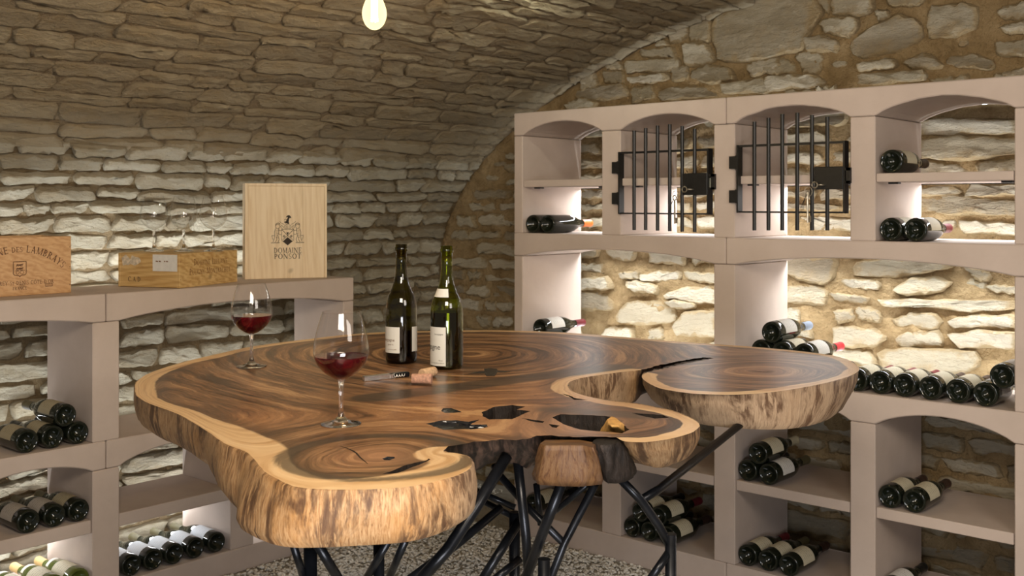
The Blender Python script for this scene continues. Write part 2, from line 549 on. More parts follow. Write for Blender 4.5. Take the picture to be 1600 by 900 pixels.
def gravel_mat():
    m, nt, b = mat('limestone_chippings')
    r = attr(nt, 'tint')
    c = coords(nt)
    col = ramp(nt, r, [(0.0, (0.55, 0.49, 0.40)), (0.25, (0.72, 0.67, 0.58)), (0.75, (0.82, 0.78, 0.70)), (1.0, (0.88, 0.86, 0.80))])
    col = mix(nt, math_n(nt, 'MULTIPLY', noise_t(nt, c, 150, 2), 0.1), col, (0.4, 0.34, 0.26))
    link(nt, col, b.inputs['Base Color'])
    b.inputs['Roughness'].default_value = 0.9
    return m


M_GRAVEL = gravel_mat()
M_FLOOR = mortar_mat('gravel_bed', (0.30, 0.26, 0.20), (0.46, 0.42, 0.34), (0.56, 0.52, 0.43))


# ------------------------------------------------------------------ mesh helpers
class MB:
    def __init__(s):
        s.v = []
        s.f = []

    def add(s, vs, fs):
        o = len(s.v)
        s.v.extend([tuple(p) for p in vs])
        s.f.extend([tuple(i + o for i in f) for f in fs])
        return o

    def build(s, name, m, parent=None, smooth=False, bevel=0.0, seg=1, at=None, clean=False):
        me = bpy.data.meshes.new(name)
        at = Vector(at) if at is not None else None
        vs = s.v if at is None else [tuple(Vector(p) - at) for p in s.v]
        me.from_pydata(vs, [], s.f)
        if bevel or clean:
            bm = bmesh.new()
            bm.from_mesh(me)
            bmesh.ops.remove_doubles(bm, verts=bm.verts, dist=1e-5)
            bmesh.ops.recalc_face_normals(bm, faces=bm.faces)
            if bevel:
                es = [e for e in bm.edges if len(e.link_faces) == 2 and e.calc_face_angle(0) > 0.45]
                bmesh.ops.bevel(bm, geom=es, offset=bevel, segments=seg, affect='EDGES', profile=0.5, clamp_overlap=True)
            bm.to_mesh(me)
            bm.free()
        if smooth:
            me.polygons.foreach_set('use_smooth', [True] * len(me.polygons))
        me.materials.append(m)
        o = bpy.data.objects.new(name, me)
        COL.objects.link(o)
        if at is not None:
            o.location = at
        if parent is not None:
            o.parent = parent
            o.matrix_parent_inverse = Matrix.Identity(4)
            if at is None and parent.type == 'EMPTY':
                pass
        return o


def box_v(x0, x1, y0, y1, z0, z1):
    vs = [(x0, y0, z0), (x1, y0, z0), (x1, y1, z0), (x0, y1, z0), (x0, y0, z1), (x1, y0, z1), (x1, y1, z1), (x0, y1, z1)]
    fs = [(0, 3, 2, 1), (4, 5, 6, 7), (0, 1, 5, 4), (1, 2, 6, 5), (2, 3, 7, 6), (3, 0, 4, 7)]
    return vs, fs


def frame_box(o, ux, uy, uz, a0, a1, b0, b1, c0, c1):
    vs, fs = box_v(a0, a1, b0, b1, c0, c1)
    o, ux, uy, uz = Vector(o), Vector(ux), Vector(uy), Vector(uz)
    return [o + ux * x + uy * y + uz * z for x, y, z in vs], fs


def tube(mb, pts, rads, n=12, caps=True):
    pts = [Vector(p) for p in pts]
    if not hasattr(rads, '__len__'):
        rads = [rads] * len(pts)
    base = len(mb.v)
    prev = None
    for i, p in enumerate(pts):
        d = (pts[min(i + 1, len(pts) - 1)] - pts[max(i - 1, 0)]).normalized()
        a = prev if prev is not None else (Vector((0, 0, 1)) if abs(d.z) < 0.9 else Vector((1, 0, 0)))
        a = (a - d * a.dot(d)).normalized()
        prev = a
        b = d.cross(a)
        for k in range(n):
            t = 2 * PI * k / n
            mb.v.append(tuple(p + (a * math.cos(t) + b * math.sin(t)) * rads[i]))
    for i in range(len(pts) - 1):
        for k in range(n):
            k2 = (k + 1) % n
            mb.f.append((base + i * n + k, base + i * n + k2, base + (i + 1) * n + k2, base + (i + 1) * n + k))
    if caps:
        mb.f.append(tuple(base + k for k in reversed(range(n))))
        mb.f.append(tuple(base + (len(pts) - 1) * n + k for k in range(n)))


def lathe(mb, prof, n=32, at=(0, 0, 0), cap0=False, cap1=False):
    base = len(mb.v)
    for r, z in prof:
        for k in range(n):
            t = 2 * PI * k / n
            mb.v.append((at[0] + r * math.cos(t), at[1] + r * math.sin(t), at[2] + z))
    for i in range(len(prof) - 1):
        for k in range(n):
            k2 = (k + 1) % n
            mb.f.append((base + i * n + k, base + i * n + k2, base + (i + 1) * n + k2, base + (i + 1) * n + k))
    if cap0:
        mb.f.append(tuple(base + k for k in reversed(range(n))))
    if cap1:
        mb.f.append(tuple(base + (len(prof) - 1) * n + k for k in range(n)))


def smooth_profile(pts, sub=4):
    out = []
    n = len(pts)
    for i in range(n - 1):
        p0, p1, p2, p3 = pts[max(i - 1, 0)], pts[i], pts[i + 1], pts[min(i + 2, n - 1)]
        for k in range(sub):
            t = k / sub
            out.append(tuple(0.5 * ((2 * p1[j]) + (-p0[j] + p2[j]) * t + (2 * p0[j] - 5 * p1[j] + 4 * p2[j] - p3[j]) * t * t
                                    + (-p0[j] + 3 * p1[j] - 3 * p2[j] + p3[j]) * t ** 3) for j in range(len(p1))))
    out.append(tuple(pts[-1]))
    return out


def thing(name, label, cat, loc=(0, 0, 0), rot=None, group=None):
    o = bpy.data.objects.new(name, None)
    COL.objects.link(o)
    o.empty_display_size = 0.05
    o.location = loc
    if rot is not None:
        o.rotation_euler = rot
    o['label'] = label
    o['category'] = cat
    if group:
        o['group'] = group
    return o


def struct(o):
    o['kind'] = 'structure'
    return o


# ------------------------------------------------------------------ room shell
WX = -3.93                                # left wall
WY = 3.90                                 # end wall behind the tall rack
XA, EA, Z0, EB = -0.83, 3.1, 1.04, 1.264   # vault: centre, half width, springing, rise


def vault_z(x):
    u = max(-1.0, min(1.0, (x - XA) / EA))
    return Z0 + EB * math.sqrt(1 - u * u)


# arc-length table of the wall + vault profile, from the foot of the left wall up and over
_prof = [(WX, z, 1.0, 0.0) for z in np.linspace(0, Z0, 40)[:-1]]
for t in np.linspace(0, PI, 400):
    nx, nz = math.cos(t) / EA, -math.sin(t) / EB
    l = math.hypot(nx, nz)
    _prof.append((XA - EA * math.cos(t), Z0 + EB * math.sin(t), nx / l, nz / l))
_s = [0.0]
for a, b in zip(_prof, _prof[1:]):
    _s.append(_s[-1] + math.hypot(b[0] - a[0], b[1] - a[1]))
_ps = np.array(_s)
_pp = np.array(_prof)
V_SPLIT = 1.66


def prof(v):
    return [float(np.interp(v, _ps, _pp[:, k])) for k in range(4)]


def map_left(u, v, h):
    x, z, nx, nz = prof(v)
    return Vector((x + nx * h, u, z + nz * h))


def map_end(u, v, h):
    return Vector((u, WY - h, v))


def shell(name, m, mapf, u0, u1, v0, v1, step, amp, back=0.0):
    nu = max(2, int((u1 - u0) / step) + 1)
    nv = max(2, int((v1 - v0) / step) + 1)
    mb = MB()
    for j in range(nv):
        for i in range(nu):
            u = u0 + (u1 - u0) * i / (nu - 1)
            v = v0 + (v1 - v0) * j / (nv - 1)
            h = amp * (noise.noise(Vector((u * 9, v * 14, 3.1))) + 0.6 * noise.noise(Vector((u * 26, v * 30, 7.7))))
            mb.v.append(tuple(mapf(u, v, h - back)))
    for j in range(nv - 1):
        for i in range(nu - 1):
            a = j * nu + i
            mb.f.append((a, a + 1, a + nu + 1, a + nu))
    return mb.build(name, m, smooth=True)


wall_left = struct(shell('wall_left', M_MORTAR_L, map_left, 0.3, WY, 0.0, V_SPLIT, 0.022, 0.007))
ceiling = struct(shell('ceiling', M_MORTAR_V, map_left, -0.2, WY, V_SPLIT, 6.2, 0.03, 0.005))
wall_back = struct(shell('wall_back', M_MORTAR_E, map_end, WX - 0.02, 2.3, 0.0, 2.32, 0.018, 0.014, -0.006))
mb = MB()
mb.add(*box_v(WX - 0.1, 2.4, -0.6, WY + 0.1, -0.08, 0.0))
floor = struct(mb.build('floor', M_FLOOR))


# ------------------------------------------------------------------ laid stones
def chaikin(p):
    out = []
    n = len(p)
    for i in range(n):
        a, b = p[i], p[(i + 1) % n]
        out.append((a[0] * 0.88 + b[0] * 0.12, a[1] * 0.88 + b[1] * 0.12))
        out.append((a[0] * 0.12 + b[0] * 0.88, a[1] * 0.12 + b[1] * 0.88))
    return out


def resample(p, n):
    L = [0.0]
    q = p + [p[0]]
    for a, b in zip(q, q[1:]):
        L.append(L[-1] + math.hypot(b[0] - a[0], b[1] - a[1]))
    xs = np.array([a[0] for a in q])
    ys = np.array([a[1] for a in q])
    t = np.linspace(0, L[-1], n + 1)[:-1]
    return list(zip(np.interp(t, L, xs), np.interp(t, L, ys)))


def stone_geo(poly, mapf, h, r, jit=0.004, n=18, tilt=0.12, rough=0.005):
    p = resample(chaikin(poly), n)
    cx = sum(a[0] for a in p) / n
    cy = sum(a[1] for a in p) / n
    sx = max(a[0] for a in p) - min(a[0] for a in p)
    sy = max(a[1] for a in p) - min(a[1] for a in p)
    p = [(x + r.uniform(-jit, jit), y + r.uniform(-jit, jit)) for x, y in p]
    tx, ty = r.uniform(-tilt, tilt), r.uniform(-tilt, tilt)
    sd = r.uniform(0, 50)

    def hh(x, y, k):
        t = max(-0.45 * h, min(0.5 * h, tx * (x - cx) * 0.35 + ty * (y - cy)))
        q = noise.noise(Vector((x * 17, y * 34, sd))) + 0.7 * noise.noise(Vector((x * 42, y * 75, sd + 9)))
        # broken ledges along the bedding
        led = 0.35 * math.floor(2.5 * noise.noise(Vector((x * 7, y * 26, sd + 20))))
        return h * k + t * k + rough * k * (q + led)
    ins = min(0.007, 0.12 * min(sx, sy))
    rings = [[(x, y, -0.03) for x, y in p], [(x, y, hh(x, y, 0.62) + r.uniform(-0.002, 0.002)) for x, y in p]]
    q = []
    for x, y in p:
        dx, dy = cx - x, cy - y
        l = math.hypot(dx, dy) + 1e-6
        k = min(0.35, ins * r.uniform(0.3, 1.7) / l)
        q.append((x + dx * k, y + dy * min(0.4, k * 1.5)))
    rings.append([(x, y, hh(x, y, 1.0)) for x, y in q])
    rings.append(rings[-1])                      # doubled rim: a crisp broken edge
    for f in (0.70, 0.36):
        rings.append([(cx + (x - cx) * f, cy + (y - cy) * f, hh(cx + (x - cx) * f, cy + (y - cy) * f, 1.06)) for x, y in q])
    vs = [mapf(*a) for ring in rings for a in ring]
    vs.append(mapf(cx, cy, hh(cx, cy, 1.06)))
    fs = []
    m_r = len(rings)
    for k in range(m_r - 1):
        if k == 2:
            continue
        for i in range(n):
            j = (i + 1) % n
            fs.append((k * n + i, k * n + j, (k + 1) * n + j, (k + 1) * n + i))
    for i in range(n):
        fs.append(((m_r - 1) * n + i, (m_r - 1) * n + (i + 1) % n, m_r * n))
    return vs, fs


def rim_of(nv):
    """1 on the outer rings of a stone's mesh, 0 towards its middle"""
    n = (nv - 1) // 6
    return [1.0] * (2 * n) + [0.8] * (2 * n) + [0.12] * n + [0.0] * (nv - 5 * n)


def courses(u0, u1, v0, v1, hr, lr, gap, r, wob=0.012, amp_step=1.0):
    """irregular courses of flat stones: polygons in (u, v)"""
    out = []
    v = v0
    k = 0
    seed = r.uniform(0, 100)
    cuts_f = lambda u, k_: wob * (noise.noise(Vector((u * 2.2 + k_ * 7.7, k_ * 3.3 + seed, 0))) + 0.5 * noise.noise(Vector((u * 7 + k_ * 5.1, seed, k_ * 2.0))))
    while v < v1:
        ch = r.uniform(*hr)
        u = u0 + r.uniform(-0.25, 0)
        while u < u1:
            L = r.uniform(*lr) * r.choice((0.6, 1, 1, 1.3))
            a, b = u + gap / 2, u + L - gap / 2
            sl0, sl1 = r.uniform(-0.02, 0.02), r.uniform(-0.02, 0.02)
            m = max(2, int(L / 0.07))
            pts = []
            shr0, shr1 = r.uniform(0, 0.006), r.uniform(0, 0.006)
            for i in range(m + 1):
                x = a + (b - a) * i / m
                pts.append((x - (sl0 if i == 0 else sl1 if i == m else 0), v + cuts_f(x, k) + gap / 2 + shr0 + r.uniform(-0.003, 0.003)))
            for i in range(m, -1, -1):
                x = a + (b - a) * i / m
                pts.append((x + (sl0 if i == 0 else sl1 if i == m else 0), v + ch + cuts_f(x, k + 1) - gap / 2 - shr1 + r.uniform(-0.003, 0.003)))
            out.append(pts)
            u += L
        v += ch
        k += 1
    return out


def set_tint(me, val, name='tint'):
    at = me.attributes.new(name, 'FLOAT', 'POINT')
    at.data.foreach_set('value', np.full(len(me.vertices), val, dtype=np.float32) if np.isscalar(val) else np.asarray(val, dtype=np.float32))


def lay_stones(parent, geos, m, name='stone', limit=300):
    """the stones that show largest become parts of the wall; the rest stay one joined part"""
    scored = []
    for vs, fs, tint in geos:
        ps = [proj(p) for p in vs[:14]]
        if any(p[2] < 0.1 for p in ps):
            area = 0
        else:
            x0, x1 = max(0, min(p[0] for p in ps)), min(1600, max(p[0] for p in ps))
            y0, y1 = max(0, min(p[1] for p in ps)), min(900, max(p[1] for p in ps))
            area = max(0, x1 - x0) * max(0, y1 - y0)
        scored.append((area, vs, fs, tint))
    scored.sort(key=lambda a: -a[0])
    rest = MB()
    tints = []
    rims = []
    for i, (area, vs, fs, tint) in enumerate(scored):
        if i < limit and area > 25:
            me = bpy.data.meshes.new(name)
            c = sum((Vector(p) for p in vs), Vector()) / len(vs)
            me.from_pydata([tuple(Vector(p) - c) for p in vs], [], fs)
            me.polygons.foreach_set('use_smooth', [True] * len(me.polygons))
            set_tint(me, tint)
            set_tint(me, rim_of(len(vs)), 'rim')
            me.materials.append(m)
            o = bpy.data.objects.new(name, me)
            o.location = c
            COL.objects.link(o)
            o.parent = parent
        else:
            rest.add(vs, fs)
            tints += [tint] * len(vs)
            rims += rim_of(len(vs))
    if rest.v:
        o = rest.build('further_stones', m, parent, smooth=True)
        set_tint(o.data, tints)
        set_tint(o.data, rims, 'rim')
        o['kind'] = 'stuff'


r1 = random.Random(5)


def fit_end(p):
    """trim a course's last stone where it meets the end wall"""
    if min(a[0] for a in p) > WY - 0.07:
        return None
    return [(min(a[0], WY - 0.02 - r1.uniform(0, 0.012)), a[1]) for a in p]


geos = []
for p in courses(0.55, WY - 0.02, 0.02, V_SPLIT - 0.02, (0.052, 0.088), (0.16, 0.36), 0.010, r1, 0.013):
    p = fit_end(p)
    if p is None:
        continue
    vs, fs = stone_geo(p, map_left, r1.uniform(0.012, 0.026), r1, 0.0045, 24, 0.22)
    geos.append((vs, fs, r1.random()))
lay_stones(wall_left, geos, M_STONE_L)

geos = []
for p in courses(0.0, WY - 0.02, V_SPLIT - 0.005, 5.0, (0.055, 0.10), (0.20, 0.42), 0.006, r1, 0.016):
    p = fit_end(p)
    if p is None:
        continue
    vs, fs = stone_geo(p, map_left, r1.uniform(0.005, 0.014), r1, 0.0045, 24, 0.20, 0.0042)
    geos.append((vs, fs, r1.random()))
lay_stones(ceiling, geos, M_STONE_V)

# end wall: the stones read off one by one, then smaller rubble between and behind the shelves
END_STONES = [
    [(1113, 32), (1150, 8), (1165, -15), (1275, -20), (1290, 20), (1268, 58), (1258, 80), (1215, 90), (1165, 100), (1125, 97), (1116, 70)],
    [(1081, 37), (1113, 30), (1114, 55), (1110, 65), (1082, 64)], [(1047, 55), (1065, 42), (1078, 40), (1076, 60), (1051, 69)],
    [(1071, 70), (1108, 67), (1120, 93), (1103, 102), (1072, 103)], [(1030, 64), (1046, 64), (1048, 73), (1029, 74)],
    [(1000, 80), (1055, 74), (1060, 90), (1005, 91)], [(980, 98), (1066, 92), (1064, 106), (1045, 113), (982, 114)],
    [(984, 122), (1045, 115), (1050, 124), (1020, 130), (986, 129)], [(1053, 108), (1075, 102), (1079, 122), (1055, 128)],
    [(1084, 112), (1110, 103), (1145, 106), (1152, 124), (1110, 131), (1082, 121)], [(988, 140), (1022, 133), (1026, 152), (990, 159)],
    [(1032, 143), (1080, 135), (1118, 138), (1120, 150), (1035, 156)], [(1130, 133), (1200, 123), (1215, 132), (1200, 144), (1132, 146)],
    [(910, 120), (930, 113), (940, 135), (915, 142)], [(945, 113), (975, 112), (978, 130), (948, 130)],
    [(905, 145), (945, 135), (978, 131), (985, 148), (950, 157), (905, 155)], [(950, 97), (972, 94), (976, 108), (952, 110)],
    [(885, 163), (915, 154), (940, 160), (930, 168), (888, 172)], [(1168, 103), (1190, 95), (1215, 92), (1222, 104), (1210, 112), (1178, 119)],
    [(1280, 35), (1315, 28), (1343, 30), (1342, 45), (1328, 58), (1290, 51)], [(1260, 61), (1290, 58), (1312, 66), (1311, 82), (1265, 80)],
    [(1245, 85), (1270, 80), (1288, 88), (1282, 114), (1256, 114)], [(1196, 96), (1225, 92), (1243, 101), (1247, 113), (1210, 116), (1196, 110)],
    [(1195, 122), (1240, 117), (1280, 118), (1292, 128), (1280, 136), (1200, 141)], [(1300, -5), (1366, -5), (1366, 18), (1345, 28), (1302, 22)],
    [(1330, 67), (1375, 37), (1405, 22), (1440, 37), (1441, 60), (1410, 80), (1350, 90), (1332, 83)], [(1370, 17), (1390, 17), (1392, 28), (1376, 34)],
    [(1382, -6), (1450, -6), (1440, 8), (1395, 12)], [(1458, 12), (1510, 6), (1530, 15), (1528, 45), (1500, 55), (1452, 57), (1455, 30)],
    [(1560, 18), (1605, 3), (1605, 28), (1570, 30)], [(1564, 42), (1605, 33), (1605, 52), (1572, 52)], [(1556, 70), (1605, 62), (1605, 86), (1562, 87)],
    [(1343, 100), (1400, 92), (1402, 105), (1347, 112)], [(1415, 97), (1450, 84), (1478, 100), (1470, 107), (1425, 107)],
    [(1482, 92), (1530, 85), (1555, 98), (1552, 107), (1500, 105), (1484, 100)], [(1335, 118), (1400, 114), (1450, 112), (1450, 124), (1390, 130), (1336, 131)],
    [(1570, 114), (1605, 105), (1605, 118), (1575, 122)], [(1272, -6), (1297, -6), (1298, 15), (1294, 22)],
    # behind the middle row, first opening
    [(905, 435), (955, 433), (961, 450), (905, 452)], [(900, 456), (935, 456), (960, 466), (960, 484), (900, 482)],
    [(972, 426), (1000, 424), (1003, 434), (975, 434)], [(1003, 430), (1030, 424), (1065, 426), (1066, 436), (1030, 440), (1004, 437)],
    [(980, 441), (1000, 439), (1030, 446), (1030, 458), (990, 453)], [(1070, 424), (1125, 428), (1125, 442), (1080, 438)],
    [(1042, 460), (1070, 449), (1125, 450), (1125, 475), (1075, 470), (1045, 464)], [(968, 490), (980, 473), (1030, 471), (1058, 485), (1060, 500), (1010, 507), (968, 500)],
    [(1040, 472), (1060, 468), (1090, 474), (1090, 480), (1060, 483)], [(943, 522), (952, 512), (990, 512), (993, 530), (950, 535)],
    [(1055, 510), (1072, 488), (1125, 486), (1125, 525), (1060, 522)], [(950, 391), (970, 388), (998, 390), (992, 408), (960, 402)],
    [(900, 388), (940, 388), (935, 402), (900, 402)], [(1018, 515), (1035, 511), (1040, 528), (1016, 530)],
    # second opening
    [(1225, 403), (1310, 403), (1307, 430), (1290, 444), (1254, 436), (1225, 424)], [(1335, 412), (1400, 404), (1470, 408), (1495, 416), (1450, 426), (1400, 432), (1335, 428)],
    [(1310, 438), (1345, 436), (1375, 440), (1378, 450), (1335, 452)], [(1400, 450), (1425, 436), (1470, 434), (1492, 444), (1470, 457), (1420, 460)],
    [(1372, 468), (1430, 466), (1500, 470), (1595, 472), (1595, 482), (1520, 484), (1440, 478), (1380, 476)],
    [(1230, 448), (1275, 446), (1296, 456), (1290, 474), (1230, 470)], [(1299, 458), (1340, 460), (1362, 466), (1350, 474), (1310, 468)],
    [(1340, 482), (1362, 481), (1378, 490), (1375, 503), (1345, 496)], [(1395, 500), (1430, 488), (1460, 490), (1472, 500), (1465, 512), (1410, 512)],
    [(1480, 500), (1520, 492), (1595, 494), (1595, 511), (1490, 510)], [(1303, 512), (1330, 510), (1370, 515), (1390, 525), (1375, 540), (1310, 540)],
    [(1400, 530), (1420, 520), (1470, 518), (1475, 540), (1410, 541)], [(1482, 522), (1530, 518), (1595, 520), (1595, 544), (1500, 540)],
    [(1376, 547), (1440, 545), (1530, 552), (1530, 575), (1470, 590), (1380, 575)], [(1508, 416), (1545, 424), (1550, 438), (1530, 438)],
    [(1543, 446), (1590, 448), (1590, 460), (1555, 456)], [(1308, 486), (1330, 484), (1338, 498), (1312, 504)],
    # through the upper openings
    [(1425, 195), (1470, 185), (1600, 190), (1600, 205), (1480, 210), (1430, 208)], [(1430, 222), (1500, 214), (1600, 218), (1600, 240), (1500, 250), (1440, 245)],
    [(1440, 252), (1500, 258), (1520, 268), (1440, 275)], [(1525, 255), (1600, 248), (1600, 270), (1535, 272)],
    [(1430, 312), (1490, 308), (1600, 316), (1600, 334), (1500, 336), (1440, 328)], [(1500, 345), (1600, 350), (1600, 366), (1510, 362)],
]
taken = []
geos = []
r2 = random.Random(8)
for k, px in enumerate(END_STONES):
    pts = [on_y(x, y, WY) for x, y in px]
    poly = [(p.x, p.z) for p in pts]
    x0, x1 = min(a[0] for a in poly), max(a[0] for a in poly)
    z0, z1 = min(a[1] for a in poly), max(a[1] for a in poly)
    if (z0 + z1) / 2 > vault_z((x0 + x1) / 2) - 0.01:
        continue
    if k:
        mx, mz = (x0 + x1) / 2, (z0 + z1) / 2
        poly = [(mx + (a - mx) * (1 + min(0.16, 0.012 / (x1 - x0))), mz + (b - mz) * (1 + min(0.22, 0.013 / (z1 - z0)))) for a, b in poly]
    taken.append((x0, x1, z0, z1))
    dense = []
    for a, b in zip(poly, poly[1:] + poly[:1]):
        L = math.hypot(b[0] - a[0], b[1] - a[1])
        m_n = max(1, int(L / 0.05))
        for i in range(m_n):
            t = i / m_n
            dense.append((a[0] + (b[0] - a[0]) * t + r2.uniform(-0.003, 0.003), a[1] + (b[1] - a[1]) * t + r2.uniform(-0.003, 0.003)))
    big = k == 0
    # outline must run counter-clockwise as seen from the room
    area = sum(a[0] * b[1] - b[0] * a[1] for a, b in zip(dense, dense[1:] + dense[:1]))
    if area < 0:
        dense.reverse()
    vs, fs = stone_geo(dense, map_end, r2.uniform(0.014, 0.030) if not big else 0.03, r2, 0.0035, 34 if big else 26, 0.25 if not big else 0.05)
    geos.append((vs, fs, 0.18 if big else r2.random()))


def hits(b):
    for t in taken:
        ox = min(b[1], t[1]) - max(b[0], t[0])
        oz = min(b[3], t[3]) - max(b[2], t[2])
        if ox > 0.012 and oz > 0.008:
            return True
    return False


for p in courses(WX + 0.02, 0.9, 0.02, 2.25, (0.055, 0.095), (0.14, 0.32), 0.015, r2, 0.016):
    bx = (min(a[0] for a in p), max(a[0] for a in p), min(a[1] for a in p), max(a[1] for a in p))
    if bx[0] < WX + 0.01 or hits(bx):
        continue
    if max(a[1] - vault_z(a[0]) for a in p) > -0.004:
        continue
    vs, fs = stone_geo(p, map_end, r2.uniform(0.010, 0.026), r2, 0.006, 22, 0.3)
    geos.append((vs, fs, r2.random()))
# little wedges in the gaps left over
for k in range(900):
    w, h = r2.uniform(0.035, 0.10), r2.uniform(0.025, 0.05)
    x, z = r2.uniform(WX + 0.08, -0.4), r2.uniform(0.1, 2.2)
    b = (x - w / 2, x + w / 2, z - h / 2, z + h / 2)
    if z + h > vault_z(x) - 0.02:
        continue
    ok = True
    for g in geos:
        pass
    taken_all = None
    if hits(b):
        continue
    clash = False
    for vs, fs, t in geos:
        c = vs[-1]
        if abs(c.x - x) < 0.26 and abs(c.z - z) < 0.09:
            gx0 = min(p.x for p in vs[:14])
            gx1 = max(p.x for p in vs[:14])
            gz0 = min(p.z for p in vs[:14])
            gz1 = max(p.z for p in vs[:14])
            if min(b[1], gx1) - max(b[0], gx0) > 0.003 and min(b[3], gz1) - max(b[2], gz0) > 0.003:
                clash = True
                break
    if clash:
        continue
    pl = [(x + w / 2 * math.cos(a) * r2.uniform(0.8, 1.1), z + h / 2 * math.sin(a) * r2.uniform(0.8, 1.1)) for a in np.linspace(0, 2 * PI, 9)[:-1]]
    vs, fs = stone_geo(pl, map_end, r2.uniform(0.008, 0.018), r2, 0.003, 12, 0.3)
    geos.append((vs, fs, r2.random()))
lay_stones(wall_back, geos, M_STONE_E)


# ------------------------------------------------------------------ gravel
def gravel():
    r = np.random.default_rng(3)
    zones = [((-3.39, -0.9), (1.2, 3.345), 40000), ((-3.86, -3.775), (0.9, 3.0), 2600), ((-3.86, -3.39), (2.9, 3.8), 1500)]
    ico = bmesh.new()
    bmesh.ops.create_icosphere(ico, subdivisions=1, radius=1.0)
    ico.verts.ensure_lookup_table()
    bv = np.array([v.co[:] for v in ico.verts])
    bf = np.array([[v.index for v in f.verts] for f in ico.faces])
    ico.free()
    P = []
    for (x0, x1), (y0, y1), n in zones:
        q = np.column_stack([r.uniform(x0, x1, n), r.uniform(y0, y1, n)])
        P.append(q)
    P = np.vstack(P)
    f = -SS * P[:, 0] + CC * P[:, 1]
    rr = CC * P[:, 0] + SS * P[:, 1]
    px = CX + F * rr / f
    py = HY + F * CZ / f
    keep = (py < 1150) & (px > -150) & (px < 1300)
    P = P[keep]
    n = len(P)
    s = r.uniform(0.0035, 0.0080, (n, 1)) * np.column_stack([r.uniform(0.9, 2.0, n), r.uniform(0.6, 1.0, n), r.uniform(0.4, 0.8, n)])
    ang = r.uniform(0, 2 * np.pi, n)
    til = r.uniform(-0.6, 0.6, n)
    V = bv[None] * (1 + r.uniform(-0.18, 0.18, (n, len(bv), 1))) * s[:, None, :]
    ct, st = np.cos(til)[:, None], np.sin(til)[:, None]
    x, y, z = V[..., 0], V[..., 1], V[..., 2]
    x, z = x * ct - z * st, x * st + z * ct
    ca, sa = np.cos(ang)[:, None], np.sin(ang)[:, None]
    x, y = x * ca - y * sa, x * sa + y * ca
    z0 = r.uniform(0.001, 0.011, n)[:, None]
    V = np.stack([x + P[:, 0:1], y + P[:, 1:2], z + z0], -1).reshape(-1, 3)
    Fc = (bf[None] + (np.arange(n) * len(bv))[:, None, None]).reshape(-1, 3)
    me = bpy.data.meshes.new('gravel')
    me.vertices.add(len(V))
    me.vertices.foreach_set('co', V.ravel())
    me.loops.add(len(Fc) * 3)
    me.loops.foreach_set('vertex_index', Fc.ravel())
    me.polygons.add(len(Fc))
    me.polygons.foreach_set('loop_start', np.arange(len(Fc)) * 3)
    me.polygons.foreach_set('loop_total', np.full(len(Fc), 3))
    me.update(calc_edges=True)
    set_tint(me, np.repeat(r.random(n), len(bv)))
    me.materials.append(M_GRAVEL)
    o = bpy.data.objects.new('gravel', me)
    COL.objects.link(o)
    o['kind'] = 'stuff'
    o['label'] = 'pale limestone gravel covering the cellar floor'
    o['category'] = 'gravel'


gravel()

# ------------------------------------------------------------------ racks of cast stone
RY, RD = 3.35, 0.40                       # front and depth of the tall rack
LX, LD = -3.40, 0.37                      # front and depth of the low rack
BT = 0.094
RP = [(-2.945, -2.899), (-2.491, -2.402), (-1.993, -1.908), (-1.484, -1.400), (-0.978, -0.893), (-0.46, -0.375), (0.01, 0.056)]
RZ = dict(base=0.098, mid=0.759, two=1.253, top=1.751)
SH_UP, SH_LOW = (1.443, 1.471), (0.362, 0.397)


def beam_poly(u0, u1, arches, ztop, t, ragged=0.0, r=None):
    pts = [(u0, ztop), (u0, ztop - t)]
    for a, b, rise in arches:
        n = 18
        for i in range(n + 1):
            s = i / n
            x = a + (b - a) * s
            z = ztop - t + rise * (1 - (2 * s - 1) ** 2) ** 0.85
            if ragged and 0 < i < n:
                z += r.uniform(-ragged, ragged)
            pts.append((x, z))
    pts += [(u1, ztop - t), (u1, ztop)]
    return pts


def prism(mb, poly, f0, f1):
    n = len(poly)
    vs = [f0(*p) for p in poly] + [f1(*p) for p in poly]
    fs = [tuple(range(n)), tuple(reversed(range(n, 2 * n)))]
    for i in range(n):
        j = (i + 1) % n
        fs.append((i, i + n, j + n, j))
    mb.add(vs, fs)


rack = thing('wine_rack', 'tall pale cast-stone wine rack with arched openings and two iron gates', 'wine rack', (-1.45, RY + RD / 2, 0))
RO = Vector(rack.location)


def rpart(mb, name, m=M_RACK, bev=0.0035, lab=None, parent=None):
    o = mb.build(name, m, None, bevel=bev)
    o.parent = parent or rack
    o.matrix_parent_inverse = Matrix.Translation(-RO) if parent is None else Matrix.Identity(4)
    if lab:
        o['label'] = lab
    return o


